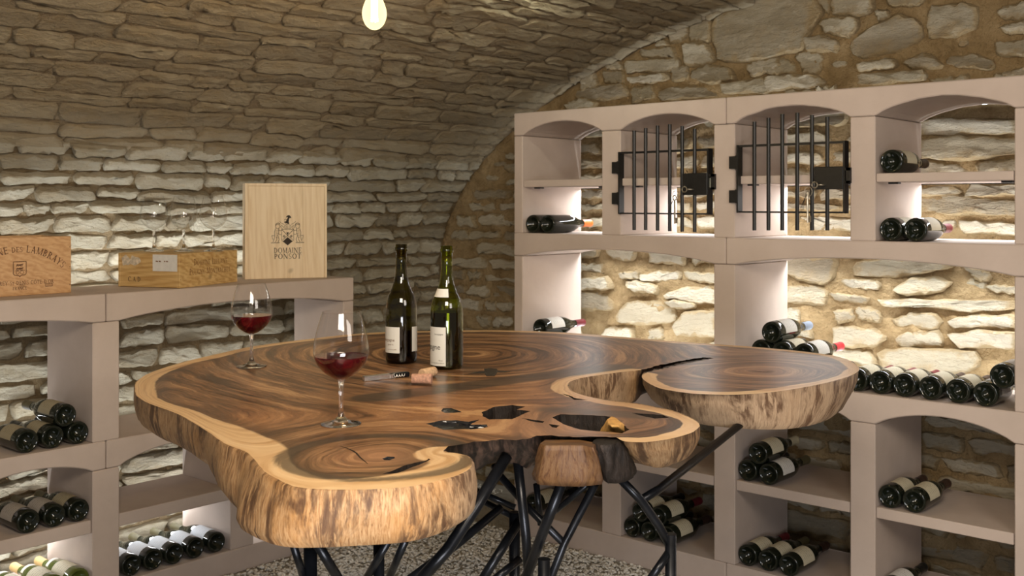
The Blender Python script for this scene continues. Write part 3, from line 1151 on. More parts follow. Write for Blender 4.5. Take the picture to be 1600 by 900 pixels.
rr_ = random.Random(2)
for row, (zb, spans) in {
    'top': (RZ['top'], [((-2.945, -1.9445), [(0, 1), (1, 2)]), ((-1.9425, -0.941), [(2, 3), (3, 4)]), ((-0.939, 0.056), [(4, 5), (5, 6)])]),
    'two': (RZ['two'], [((-2.945, -1.9445), [(0, 2)]), ((-1.9425, -0.941), [(2, 4)]), ((-0.939, 0.056), [(4, 6)])]),
    'mid': (RZ['mid'], [((-2.945, -1.9445), [(0, 1), (1, 2)]), ((-1.9425, -0.941), [(2, 3), (3, 4)]), ((-0.939, 0.056), [(4, 5), (5, 6)])]),
    'base': (RZ['base'], [((-2.945, -1.9445), []), ((-1.9425, -0.941), []), ((-0.939, 0.056), [])]),
}.items():
    for (u0, u1), ar in spans:
        arches = []
        for i, j in ar:
            arches.append((RP[i][1], RP[j][0], 0.036 if row == 'two' else 0.05))
        mb = MB()
        prism(mb, beam_poly(u0, u1, arches, zb, BT if row != 'base' else zb, 0.0016 if row == 'top' and u0 > -2 else 0, rr_),
              lambda u, z: Vector((u, RY, z)), lambda u, z: Vector((u, RY + RD, z)))
        rpart(mb, 'beam')
for row, (za, zb, ids) in {'top': (RZ['two'], RZ['top'] - BT, range(7)), 'two': (RZ['mid'], RZ['two'] - BT, (0, 2, 4, 6)), 'mid': (RZ['base'], RZ['mid'] - BT, range(7))}.items():
    for i in ids:
        a, b = RP[i]
        mb = MB()
        mb.add(*box_v(a, b, RY + 0.0015, RY + RD, za, zb - 0.0015))
        rpart(mb, 'pillar', bev=0.003)
for i in range(6):
    a, b = RP[i][1], RP[i + 1][0]
    mb = MB()
    mb.add(*box_v(a + 0.001, b - 0.004, RY + 0.008, RY + RD - 0.01, *SH_UP))
    s = rpart(mb, 'shelf', bev=0.002)
    for bx in (a + 0.045, b - 0.03):
        mb = MB()
        mb.add(*box_v(bx - 0.022, bx + 0.01, RY + 0.05, RY + 0.075, SH_UP[0] - 0.006, SH_UP[0]))
        rpart(mb, 'shelf_bracket', M_BLACKPL, 0)
    mb = MB()
    mb.add(*box_v(a + 0.001, b - 0.004, RY + 0.008, RY + RD - 0.01, *SH_LOW))
    rpart(mb, 'shelf', bev=0.002)
for z, w_s in ((RZ['top'] - 0.031, 0.036), (RZ['two'] - 0.024, 0.058), (RZ['mid'] - 0.024, 0.128)):  # lowest channel widened to the wall to block light leaking into the bottom row
    mb = MB()
    mb.add(*box_v(-2.93, 0.04, RY + RD + 0.001, RY + RD + w_s, z - 0.010, z - 0.0065))
    rpart(mb, 'light_strip', M_IRON, 0, 'dark channel holding a white light strip')


mb = MB()
mb.add(*box_v(-2.93, 0.04, RY + RD + 0.001, RY + RD + 0.016, 1.440, 1.447))
rpart(mb, 'light_strip', M_IRON, 0, 'dark channel holding a white light strip')
mb = MB()
mb.add(*box_v(-2.93, 0.04, RY + RD + 0.001, RY + RD + 0.016, 1.189, 1.196))
rpart(mb, 'light_strip', M_IRON, 0, 'dark channel holding a white light strip')


# iron gates hang on the pillars of the second and third opening
def gate(x0, x1, z0, z1, bar_x, bar_z, lock, hinge_z, strike_x, lab):
    y = RY - 0.012
    mb = MB()
    w, d = 0.012, 0.030
    mb.add(*box_v(x0, x0 + 0.006, y - 0.002, y + d, z0, z1))
    mb.add(*box_v(x1 - 0.006, x1, y - 0.002, y + d, z0, z1))
    mb.add(*box_v(x0, x1, y + 0.004, y + 0.012, z1 - 0.008, z1))
    mb.add(*box_v(x0, x1, y + 0.004, y + 0.012, z0, z0 + 0.006))
    fr = rpart(mb, 'iron_gate', M_IRON, 0, lab)
    for bx, (ba, bb) in zip(bar_x, bar_z):
        mb = MB()
        tube(mb, [(bx, y + 0.008, ba), (bx, y + 0.008, bb)], 0.0068, 10)
        sub(mb, 'bar', M_IRON, fr, smooth=False)
    for hz in hinge_z:
        mb = MB()
        mb.add(*box_v(x0 - 0.030, x0 + 0.004, y - 0.001, RY - 0.0005, hz - 0.022, hz + 0.022))
        mb.add(*box_v(x0 - 0.005, x0 + 0.004, y - 0.003, RY + 0.004, hz - 0.024, hz + 0.024))
        sub(mb, 'hinge', M_IRON, fr)
    mb = MB()
    mb.add(*box_v(lock[0], lock[1], y - 0.006, y + 0.026, lock[2], lock[3]))
    sub(mb, 'lock_case', M_IRON, fr, bev=0.002)
    mb = MB()
    mb.add(*box_v(x1 + 0.002, strike_x - 0.012, y + 0.004, y + 0.014, lock[2] + 0.025, lock[3] - 0.018))
    sub(mb, 'bolt', M_GALV, fr)
    mb = MB()
    mb.add(*box_v(strike_x - 0.012, strike_x, y - 0.004, RY + 0.02, lock[2] + 0.02, lock[3] - 0.004))
    mb.add(*box_v(x1 + 0.002, strike_x, y - 0.004, y + 0.003, lock[3] - 0.014, lock[3] - 0.004))
    mb.add(*box_v(x1 + 0.002, strike_x, y - 0.004, y + 0.003, lock[2] + 0.02, lock[2] + 0.027))
    sub(mb, 'strike_plate', M_IRON, fr)
    return fr


def sub(mb, name, m, parent, bev=0.0, smooth=False):
    o = mb.build(name, m, None, bevel=bev, smooth=smooth)
    o.parent = parent
    o.matrix_parent_inverse = parent.matrix_parent_inverse.copy().inverted() @ Matrix.Identity(4) if False else Matrix.Identity(4)
    return o


GY = RY - 0.012
gx = lambda px: on_y(px, 300, GY).x
gz = lambda px, py: on_y(px, py, GY).z
b1 = [989, 1007, 1025.6, 1044.6, 1064, 1083.6]
t1 = [204, 200, 196, 194, 197, 201]
e1 = [359.5, 359.5, 360.5, 361.5, 362, 362.6]
gate(gx(966), gx(1107), gz(966, 334.6), gz(966, 237.5), [gx(p) for p in b1], [(gz(p, e), gz(p, t)) for p, t, e in zip(b1, t1, e1)],
     (gx(1067), gx(1106), gz(1067, 305), gz(1067, 271)), [gz(960, 262), gz(960, 310)], gx(1116), 'black iron gate, further of the two')
b2 = [1177, 1199, 1220.5, 1244, 1267, 1291]
t2 = [190, 184, 178, 176, 179.5, 182.5]
e2 = [360] * 6
gate(gx(1151), gx(1320), gz(1151, 332.5), gz(1151, 226.7), [gx(p) for p in b2], [(gz(p, e), gz(p, t)) for p, t, e in zip(b2, t2, e2)],
     (gx(1273), gx(1318), gz(1273, 296), gz(1273, 261)), [gz(1143, 254), gz(1143, 307)], gx(1328), 'black iron gate, nearer of the two')


def keys(px0, py0, px1, label):
    y = GY - 0.012
    lockp = Vector((gx(px0), y, gz(px0, py0)))
    hang = Vector((gx(px1), y - 0.002, gz(px0, py0) - 0.004))
    t = thing('key_bunch', label, 'keys', lockp, group=None)
    mb = MB()
    tube(mb, [(0.012, 0.02, 0), (0.012, -0.006, 0.0), (-0.004, -0.012, 0.0)], [0.003, 0.003, 0.0025], 8)
    n = 14
    ring = [(-0.013 + 0.010 * math.cos(a), -0.013, 0.010 * math.sin(a)) for a in np.linspace(0, 2 * PI, n)]
    tube(mb, ring, 0.0022, 6, False)
    mb.build('lock_key', M_KEY, t, smooth=True)
    d = hang - lockp
    mb = MB()
    ring = [(d.x + 0.004 + 0.013 * math.cos(a), -0.014, -0.022 + 0.016 * math.sin(a)) for a in np.linspace(0, 2 * PI, 18)]
    tube(mb, ring, 0.0013, 6, False)
    mb.build('key_ring', M_KEY, t, smooth=True)
    mb = MB()
    tube(mb, [(d.x, -0.013, -0.036), (d.x + 0.001, -0.013, -0.125)], 0.0034, 8)
    ring = [(d.x + 0.007 * math.cos(a), -0.013, -0.030 + 0.009 * math.sin(a)) for a in np.linspace(0, 2 * PI, 12)]
    tube(mb, ring, 0.002, 6, False)
    mb.add(*box_v(d.x - 0.001, d.x + 0.012, -0.0145, -0.0115, -0.123, -0.103))
    mb.build('hanging_key', M_KEY, t, smooth=False)
    mb = MB()
    for k in range(3):
        tube(mb, [(d.x - 0.002, -0.016, -0.03), (d.x - 0.010 - 0.004 * k, -0.018, -0.055 - 0.006 * k), (d.x - 0.012 - 0.006 * k, -0.018, -0.083 - 0.005 * k)], 0.0007, 5)
    mb.build('string', M_BLACKPL, t)


keys(1080, 296, 1060, 'old key and ring hanging from the lock of the further iron gate')
keys(1284, 289, 1267, 'old key and ring hanging from the lock of the nearer iron gate')

# low rack on the long wall
low = thing('wine_rack', 'low pale cast-stone wine rack carrying the wooden wine crates', 'wine rack', (LX - LD / 2, 2.0, 0))
RO = Vector(low.location)
rack_tall = rack
rack = low
LP = {'a': (0.75, 0.84), 'b': (1.25, 1.34), 'c': (1.747, 1.842), 'd': (2.282, 2.383), 'e': (2.817, 2.871)}
LZ = dict(base=0.09, mid=0.577, top=1.071)


def lbeam(y0, y1, arches, z, t):
    mb = MB()
    prism(mb, beam_poly(y0, y1, arches, z, t), lambda u, zz: Vector((LX, u, zz)), lambda u, zz: Vector((LX - LD, u, zz)))
    rpart(mb, 'beam')


lbeam(0.75, 1.793, [(LP['a'][1], LP['c'][0], 0.030)], LZ['top'], BT)
lbeam(1.796, 2.871, [(LP['c'][1], LP['e'][0], 0.034)], LZ['top'], BT)
lbeam(0.75, 1.793, [(LP['a'][1], LP['b'][0], 0.04), (LP['b'][1], LP['c'][0], 0.04)], LZ['mid'], BT)
lbeam(1.796, 2.871, [(LP['c'][1], LP['d'][0], 0.045), (LP['d'][1], LP['e'][0], 0.06)], LZ['mid'], BT)
lbeam(0.75, 1.793, [], LZ['base'], LZ['base'])
lbeam(1.796, 2.871, [], LZ['base'], LZ['base'])
for k in 'ace':
    mb = MB()
    mb.add(*box_v(LX - 0.33, LX - 0.0015, *LP[k], LZ['mid'], LZ['top'] - BT - 0.0015))
    rpart(mb, 'pillar', bev=0.003)
for k in 'abcde':
    mb = MB()
    mb.add(*box_v(LX - 0.33, LX - 0.0015, *LP[k], LZ['base'], LZ['mid'] - BT - 0.0015))
    rpart(mb, 'pillar', bev=0.003)
ks = 'abcde'
for i in range(4):
    mb = MB()
    mb.add(*box_v(LX - 0.33, LX - 0.008, LP[ks[i]][1] + 0.002, LP[ks[i + 1]][0] - 0.002, 0.276, 0.320))
    rpart(mb, 'shelf', bev=0.002)
mb = MB()
mb.add(*box_v(LX - LD - 0.04, LX - LD - 0.001, 1.0, 2.86, 0.03, 0.042))
rpart(mb, 'light_strip', M_IRON, 0, 'dark channel holding a white light strip')
mb = MB()
mb.add(*box_v(LX - LD - 0.07, LX - LD - 0.001, 1.0, 2.86, 0.515, 0.525))
rpart(mb, 'light_strip', M_IRON, 0, 'dark channel holding a white light strip')
mb = MB()
mb.add(*box_v(LX - LD - 0.03, LX - LD - 0.001, 1.0, 2.86, 1.020, 1.026))
rpart(mb, 'light_strip', M_IRON, 0, 'dark channel holding a white light strip')

# ------------------------------------------------------------------ bottles lying in the racks
BR = 0.038                                 # bottle radius
BLEN = 0.295


def bottle_profile(r=BR):
    body = [(0.0, 0.030), (0.010, 0.027), (0.020, 0.017), (0.027, 0.006), (0.0315, 0.001), (0.0355, 0.0015), (r - 0.0008, 0.006), (r, 0.014), (r, 0.05), (r, 0.10), (r - 0.0002, 0.135)]
    shoulder = smooth_profile([(r - 0.0002, 0.135), (r - 0.003, 0.155), (0.029, 0.175), (0.0215, 0.195), (0.0165, 0.215), (0.0145, 0.235)], 3)[1:]
    return body + shoulder


_mesh_cache = {}


def part_mesh(key, fn):
    if key not in _mesh_cache:
        _mesh_cache[key] = fn()
    return _mesh_cache[key]


def mk_glass(m):
    def fn():
        mb = MB()
        lathe(mb, bottle_profile() + [(0.0142, 0.250), (0.0140, 0.289), (0.0, 0.289)], 28)
        o = mb.build('bottle_glass', m, smooth=True)
        me = o.data
        bpy.data.objects.remove(o)
        return me
    return fn


def mk_capsule(m):
    def fn():
        mb = MB()
        lathe(mb, [(0.0155, 0.232), (0.0156, 0.236), (0.0152, 0.262), (0.0152, 0.276), (0.0160, 0.279), (0.0160, 0.291), (0.0150, 0.2945), (0.0, 0.295)], 20)
        o = mb.build('capsule', m, smooth=True)
        me = o.data
        bpy.data.objects.remove(o)
        return me
    return fn


def label_patch(r, z0, z1, a0, a1, n=16):
    """curved paper patch; angles measured from local -Y"""
    vs, fs, uv = [], [], []
    for j, z in enumerate((z0, z1)):
        for i in range(n + 1):
            a = a0 + (a1 - a0) * i / n
            vs.append((r * math.sin(a), -r * math.cos(a), z))
            uv.append((i / n, j))
    for i in range(n):
        fs.append((i, i + 1, n + 2 + i, n + 1 + i))
    return vs, fs, uv


def put_uv(me, uv, name='label_uv'):
    l = me.uv_layers.new(name=name)
    for lp in me.loops:
        l.data[lp.index].uv = uv[lp.vertex_index]


def mk_label(m, z0, z1, span, r=BR):
    def fn():
        mb = MB()
        vs, fs, uv = label_patch(r + 0.0005, z0, z1, -span, span)
        mb.add(vs, fs)
        o = mb.build('label', m, smooth=True)
        put_uv(o.data, uv)
        me = o.data
        bpy.data.objects.remove(o)
        return me
    return fn


def lying_bottle(base, axis_yaw, roll, glass, lab, cap, text, group, neck_lab=False):
    """axis_yaw 0: neck towards +Y (end wall); pi/2: neck towards -X (long wall)"""
    R = Matrix.Rotation(axis_yaw, 4, 'Z') @ Matrix.Rotation(-PI / 2, 4, 'X') @ Matrix.Rotation(roll, 4, 'Z')
    t = thing('wine_bottle', text, 'wine bottle', base, R.to_euler(), group)

    def add(name, me):
        o = bpy.data.objects.new(name, me)
        COL.objects.link(o)
        o.parent = t
        return o
    gm = M_OLIVEGLASS if glass == 'olive' else M_DARKGLASS
    add('bottle_glass', part_mesh(('g', glass), mk_glass(gm)))
    add('capsule', part_mesh(('c', cap), mk_capsule(M_CAPS[cap])))
    if lab:
        sp = 1.15
        add('label', part_mesh(('l', lab), mk_label(M_LABELS[lab], 0.038, 0.122, sp)))
    if neck_lab:
        add('neck_label', part_mesh(('n', lab), mk_label(M_LABELS['plain'], 0.160, 0.176, 0.8, 0.0335)))
    return t


G_UP = 'bottles in the top row of the tall rack'
G_MID = 'bottles in the middle row of the tall rack'
G_LOWR = 'bottles in the bottom row of the tall rack'
G_LEFT = 'bottles in the low rack'
yb = RY + 0.018
lev = lambda k: BR + k * 0.0655
ryaw = random.Random(21)
# px, shelf z, level, yaw, roll, glass, label, capsule, text, group
RB = [
    (828, 1.253, 0, 0.0, 0.5, 'dark', None, 'black', 'dark bottle under the top-row shelf, half behind the orange-capped bottle', G_UP),
    (851.5, 1.253, 0, -0.50, 2.6, 'dark', None, 'orange', 'dark bottle with an orange capsule lying askew in the top row', G_UP),
    (1392, 1.471, 0, -0.10, 0.55, 'dark', 'cream', 'brown', 'single dark bottle on the upper shelf past the iron gates', G_UP),
    (1391.7, 1.253, 0, 0.0, 0.4, 'dark', 'cream', 'brown', 'dark bottle against the pillar, under the single bottle on the shelf past the gates', G_UP),
    (1429, 1.253, 0, -0.22, 0.5, 'dark', 'cream', 'burgundy', 'cream-labelled bottle with burgundy capsule below the shelf past the gates', G_UP),
    (822, 0.759, 0, 0.0, 0.3, 'dark', 'white', 'black', 'dark bottle by the end pillar, beneath the burgundy-capped bottle at the table rim', G_MID),
    (853, 0.759, 0, 0.0, 0.3, 'dark', 'white', 'black', 'dark bottle beneath the burgundy-capped bottle, second from the end pillar', G_MID),
    (838, 0.759, 1, -0.30, 0.45, 'dark', 'white', 'burgundy', 'white-labelled bottle with burgundy capsule resting on two others beyond the table rim', G_MID),
    (1205, 0.759, 2, -0.22, 0.5, 'dark', 'white', 'silver', 'topmost bottle of the heap with a silver-blue capsule', G_MID),
    (1187, 0.759, 1, -0.02, 0.3, 'dark', 'cream', 'black', 'dark bottle under the silver-capped one, nearest the pillar', G_MID),
    (1221, 0.759, 1, -0.05, 0.5, 'dark', 'cream', 'black', 'cream-labelled bottle in the middle of the heap\'s second layer', G_MID),
    (1255, 0.759, 1, -0.30, 0.5, 'dark', 'white', 'red', 'white-labelled bottle with a bright red capsule at the heap\'s edge', G_MID),
    (1172, 0.759, 0, 0.0, 0.3, 'dark', None, 'black', 'dark bottle at the pillar in the heap\'s bottom layer behind the table', G_MID),
    (1204.5, 0.759, 0, 0.0, 0.3, 'dark', None, 'black', 'dark bottle second from the pillar in the heap\'s bottom layer', G_MID),
    (1238, 0.759, 0, 0.0, 0.3, 'dark', None, 'black', 'dark bottle third from the pillar in the heap\'s bottom layer', G_MID),
    (1272.5, 0.759, 0, 0.0, 0.3, 'dark', None, 'black', 'dark bottle under the red-capped one in the heap\'s bottom layer', G_MID),
    (1338, 0.759, 0, 0.12, 0.5, 'dark', 'cream', 'burgundy', 'cream-labelled bottle half hidden by the table\'s round lobe', G_MID),
    (1375, 0.759, 0, 0.10, 0.4, 'dark', 'cream', 'burgundy', 'cream-labelled bottle lying first clear of the table\'s round lobe', G_MID),
    (1412, 0.759, 0, 0.10, 0.45, 'dark', 'cream', 'burgundy', 'cream-labelled bottle second clear of the table\'s round lobe', G_MID),
    (1453, 0.759, 0, 0.10, 0.4, 'dark', 'cream', 'brown', 'cream-labelled bottle third clear of the table lobe in the long row', G_MID),
    (1496, 0.759, 0, 0.08, 0.35, 'dark', 'cream', 'brown', 'cream-labelled bottle beside the stacked pair in the long row', G_MID),
    (1539, 0.759, 0, 0.06, 0.5, 'dark', 'grey', 'black', 'dark bottle under the raised one at the end of the long row', G_MID),
    (1559.5, 0.759, 0.94, 0.08, 0.3, 'dark', 'grey', 'black', 'raised dark bottle leaning on the pillar at the end of the long row', G_MID),
    (829, 0.098, 0, -0.15, 0.45, 'dark', 'cream', 'black', 'cream-labelled bottle seen between the steel legs on the rack base', G_LOWR),
    (981, 0.098, 0, 0.0, 0.4, 'dark', None, 'black', 'dark bottle at the pillar in the pile behind the steel leg', G_LOWR),
    (1011, 0.098, 0, -0.05, 0.4, 'dark', None, 'black', 'dark middle bottle on the base in the pile behind the steel leg', G_LOWR),
    (1042, 0.098, 0, -0.25, 0.5, 'dark', 'cream', 'brown', 'cream-labelled bottle on the base just behind the steel leg post', G_LOWR),
    (994, 0.098, 1, -0.10, 0.5, 'dark', 'cream', 'black', 'cream-labelled upper bottle nearest the pillar behind the steel leg', G_LOWR),
    (1027, 0.098, 1, -0.22, 0.5, 'dark', 'cream', 'burgundy', 'cream-labelled upper bottle with burgundy capsule behind the steel leg', G_LOWR),
    (1166, 0.397, 0, 0.0, 0.4, 'dark', None, 'black', 'dark unlabelled bottle on the lower shelf next to the pillar, under a cream-labelled one', G_LOWR),
    (1200, 0.397, 0, -0.18, 0.55, 'dark', 'white', 'olive', 'small white-labelled bottle on the lower shelf below the round lobe', G_LOWR),
    (1182, 0.397, 1, -0.12, 0.5, 'dark', 'cream', 'wax', 'cream-capped bottle topping the pile of three on the lower shelf', G_LOWR),
    (1162, 0.098, 0, -0.10, 0.4, 'dark', 'cream', 'burgundy', 'cream-labelled bottle at the pillar in the row of three under the lower shelf', G_LOWR),
    (1195, 0.098, 0, -0.14, 0.45, 'dark', 'cream', 'olive', 'middle bottle of the row of three under the lower shelf', G_LOWR),
    (1230, 0.098, 0, -0.22, 0.5, 'dark', 'cream', 'brown', 'outer bottle of the row of three under the lower shelf', G_LOWR),
    (1386, 0.397, 0, -0.02, 0.35, 'dark', 'cream', 'brown', 'cream-labelled bottle against the pillar on the lower shelf below the long row', G_LOWR),
    (1425, 0.397, 0, -0.12, 0.45, 'dark', 'cream', 'brown', 'second cream-labelled bottle on the lower shelf below the long row', G_LOWR),
    (1388, 0.098, 0, 0.0, 0.3, 'dark', 'white', 'black', 'white-labelled bottle at the frame\'s foot under the pair on the lower shelf', G_LOWR),
]


def settle(pos, walls, gap):
    """push the bottles of one layer apart and off the pillars, moving each as little as possible"""
    ks = sorted(pos, key=lambda k: pos[k])
    for _ in range(30):
        for a, b in zip(ks, ks[1:]):
            d = pos[b] - pos[a]
            if d < gap:
                pos[a] -= (gap - d) / 2
                pos[b] += (gap - d) / 2
        for k in ks:
            for w0, w1 in walls:
                if w0 - BR - 0.001 < pos[k] < w1 + BR + 0.001:
                    pos[k] = w1 + BR + 0.001 if pos[k] > (w0 + w1) / 2 else w0 - BR - 0.001
    return pos


RX = {i: on_y(b[0], 400, yb).x for i, b in enumerate(RB)}
RZB = {i: b[1] + BR + 0.0005 for i, b in enumerate(RB)}


def stack(items, pos, hgt, walls, wall_edge=None):
    """bottom layers side by side, every higher bottle in the hollow between the two under it"""
    for sh in {b[1] for b in items}:
        idx = [i for i, b in enumerate(items) if b[1] == sh]
        pos.update(settle({i: pos[i] for i in idx if items[i][2] == 0}, walls(sh), 2 * BR + 0.0025))
        for l in (0.94, 1, 2):
            for i in (k for k in idx if items[k][2] == l):
                if l == 0.94:                                   # leans on the pillar and on one bottle
                    lo = min((k for k in idx if items[k][2] == 0), key=lambda k: abs(pos[k] - pos[i]))
                    pos[i] = wall_edge - BR - 0.002
                    dx = abs(pos[i] - pos[lo])
                    hgt[i] = hgt[lo] + math.sqrt(max(0.0001, (2 * BR + 0.0008) ** 2 - dx * dx))
                    continue
                lo = sorted((k for k in idx if items[k][2] == l - 1), key=lambda k: abs(pos[k] - pos[i]))[:2]
                dx = abs(pos[lo[0]] - pos[lo[1]]) / 2
                pos[i] = (pos[lo[0]] + pos[lo[1]]) / 2
                hgt[i] = (hgt[lo[0]] + hgt[lo[1]]) / 2 + math.sqrt((2 * BR + 0.0008) ** 2 - dx * dx)


stack(RB, RX, RZB, lambda sh: [RP[k] for k in (0, 2, 4, 6)] if sh == 0.759 else RP, RP[4][0])
for i, (px, zs, l, yaw, roll, gl, la, cp, tx, gr) in enumerate(RB):
    lying_bottle((RX[i], yb, RZB[i]), ryaw.uniform(-0.006, 0.006), roll, gl, la, cp, tx, gr)

xb = LX - 0.018
LB = [
    (43, 0.577, 0, PI / 2 + 0.32, -0.35, 'dark', 'tan', 'black', 'tan-labelled bottle at the open end of the pile below the crates'),
    (83, 0.577, 0, PI / 2 + 0.22, -0.35, 'dark', 'tan', 'black', 'tan-labelled middle bottle at the bottom of the pile below the crates'),
    (122.5, 0.577, 0, PI / 2 + 0.05, -0.2, 'dark', None, 'black', 'dark bottle against the pillar in the pile below the crates'),
    (103, 0.577, 1, PI / 2 + 0.12, -0.35, 'dark', 'tan', 'olive', 'tan-labelled bottle on top of the pile of four'),
    (45, 0.320, 0, PI / 2 + 0.25, -0.45, 'dark', 'grey', 'olive', 'grey-labelled bottle on the shelf, farthest from the pillar of the three'),
    (86, 0.320, 0, PI / 2 + 0.25, -0.45, 'dark', 'grey', 'olive', 'grey-labelled bottle in the middle of the three on the shelf'),
    (126, 0.320, 0, PI / 2 + 0.20, -0.45, 'dark', 'tan', 'olive', 'tan-labelled bottle next to the pillar of the three on the shelf'),
    (40, 0.09, 0, PI / 2 + 0.15, -0.3, 'olive', 'cream', 'blond', 'green bottle with blond capsule on the rack base, farthest from the pillar'),
    (84, 0.09, 0, PI / 2 + 0.15, -0.3, 'olive', 'cream', 'blond', 'green bottle with blond capsule, middle one of the rack base'),
    (125, 0.09, 0, PI / 2 + 0.12, -0.3, 'olive', 'cream', 'blond', 'green bottle with blond capsule on the rack base, next to the pillar'),
    (206, 0.09, 0, PI / 2 + 0.18, -0.25, 'dark', 'bluish', 'olive', 'white-labelled bottle half hidden by the pillar in the row of five on the base'),
    (240, 0.09, 0, PI / 2 + 0.18, -0.25, 'dark', 'bluish', 'olive', 'white-labelled bottle, second from the pillar in the row of five'),
    (273, 0.09, 0, PI / 2 + 0.18, -0.25, 'dark', 'bluish', 'olive', 'white-labelled bottle in the middle of the row of five'),
    (306, 0.09, 0, PI / 2 + 0.18, -0.25, 'dark', 'bluish', 'olive', 'white-labelled bottle, fourth from the half-hiding pillar in the row of five'),
    (339, 0.09, 0, PI / 2 + 0.16, -0.25, 'dark', 'bluish', 'olive', 'white-labelled bottle ending the row of five by the lit pillar'),
]
LY = {i: on_x(b[0], 400, xb).y for i, b in enumerate(LB)}
LZB = {i: b[1] + BR + 0.0005 for i, b in enumerate(LB)}
stack(LB, LY, LZB, lambda sh: [(1.25, 1.34), (1.747, 1.842), (2.282, 2.383)])
for i, (px, zs, l, yaw, roll, gl, la, cp, tx) in enumerate(LB):
    lying_bottle((xb, LY[i], LZB[i]), PI / 2 + ryaw.uniform(-0.006, 0.006), roll, gl, la, cp, tx, G_LEFT, neck_lab=(gl == 'olive'))


# ------------------------------------------------------------------ lettering: a small serif alphabet built of strokes
def _bar(x0, y0, x1, y1, t):
    dx, dy = x1 - x0, y1 - y0
    l = math.hypot(dx, dy)
    nx, ny = -dy / l * t / 2, dx / l * t / 2
    return [(x0 - nx, y0 - ny), (x1 - nx, y1 - ny), (x1 + nx, y1 + ny), (x0 + nx, y0 + ny)]


def _hb(x0, x1, y, t):
    return [(x0, y - t / 2), (x1, y - t / 2), (x1, y + t / 2), (x0, y + t / 2)]


def _stem(x, t=0.13, y0=0.0, y1=1.0, s=0.075):
    return [_bar(x, y0, x, y1, t), _hb(x - t / 2 - s, x + t / 2 + s, y0 + 0.025, 0.06), _hb(x - t / 2 - s, x + t / 2 + s, y1 - 0.02, 0.06)]


def _arc(cx, cy, rx, ry, a0, a1, tx=0.145, ty=0.085, n=14):
    q = []
    a = np.radians(np.linspace(a0, a1, n + 1))
    for p, r in zip(a, a[1:]):
        q.append([(cx + rx * math.cos(p), cy + ry * math.sin(p)), (cx + rx * math.cos(r), cy + ry * math.sin(r)),
                  (cx + (rx - tx) * math.cos(r), cy + (ry - ty) * math.sin(r)), (cx + (rx - tx) * math.cos(p), cy + (ry - ty) * math.sin(p))])
    return q


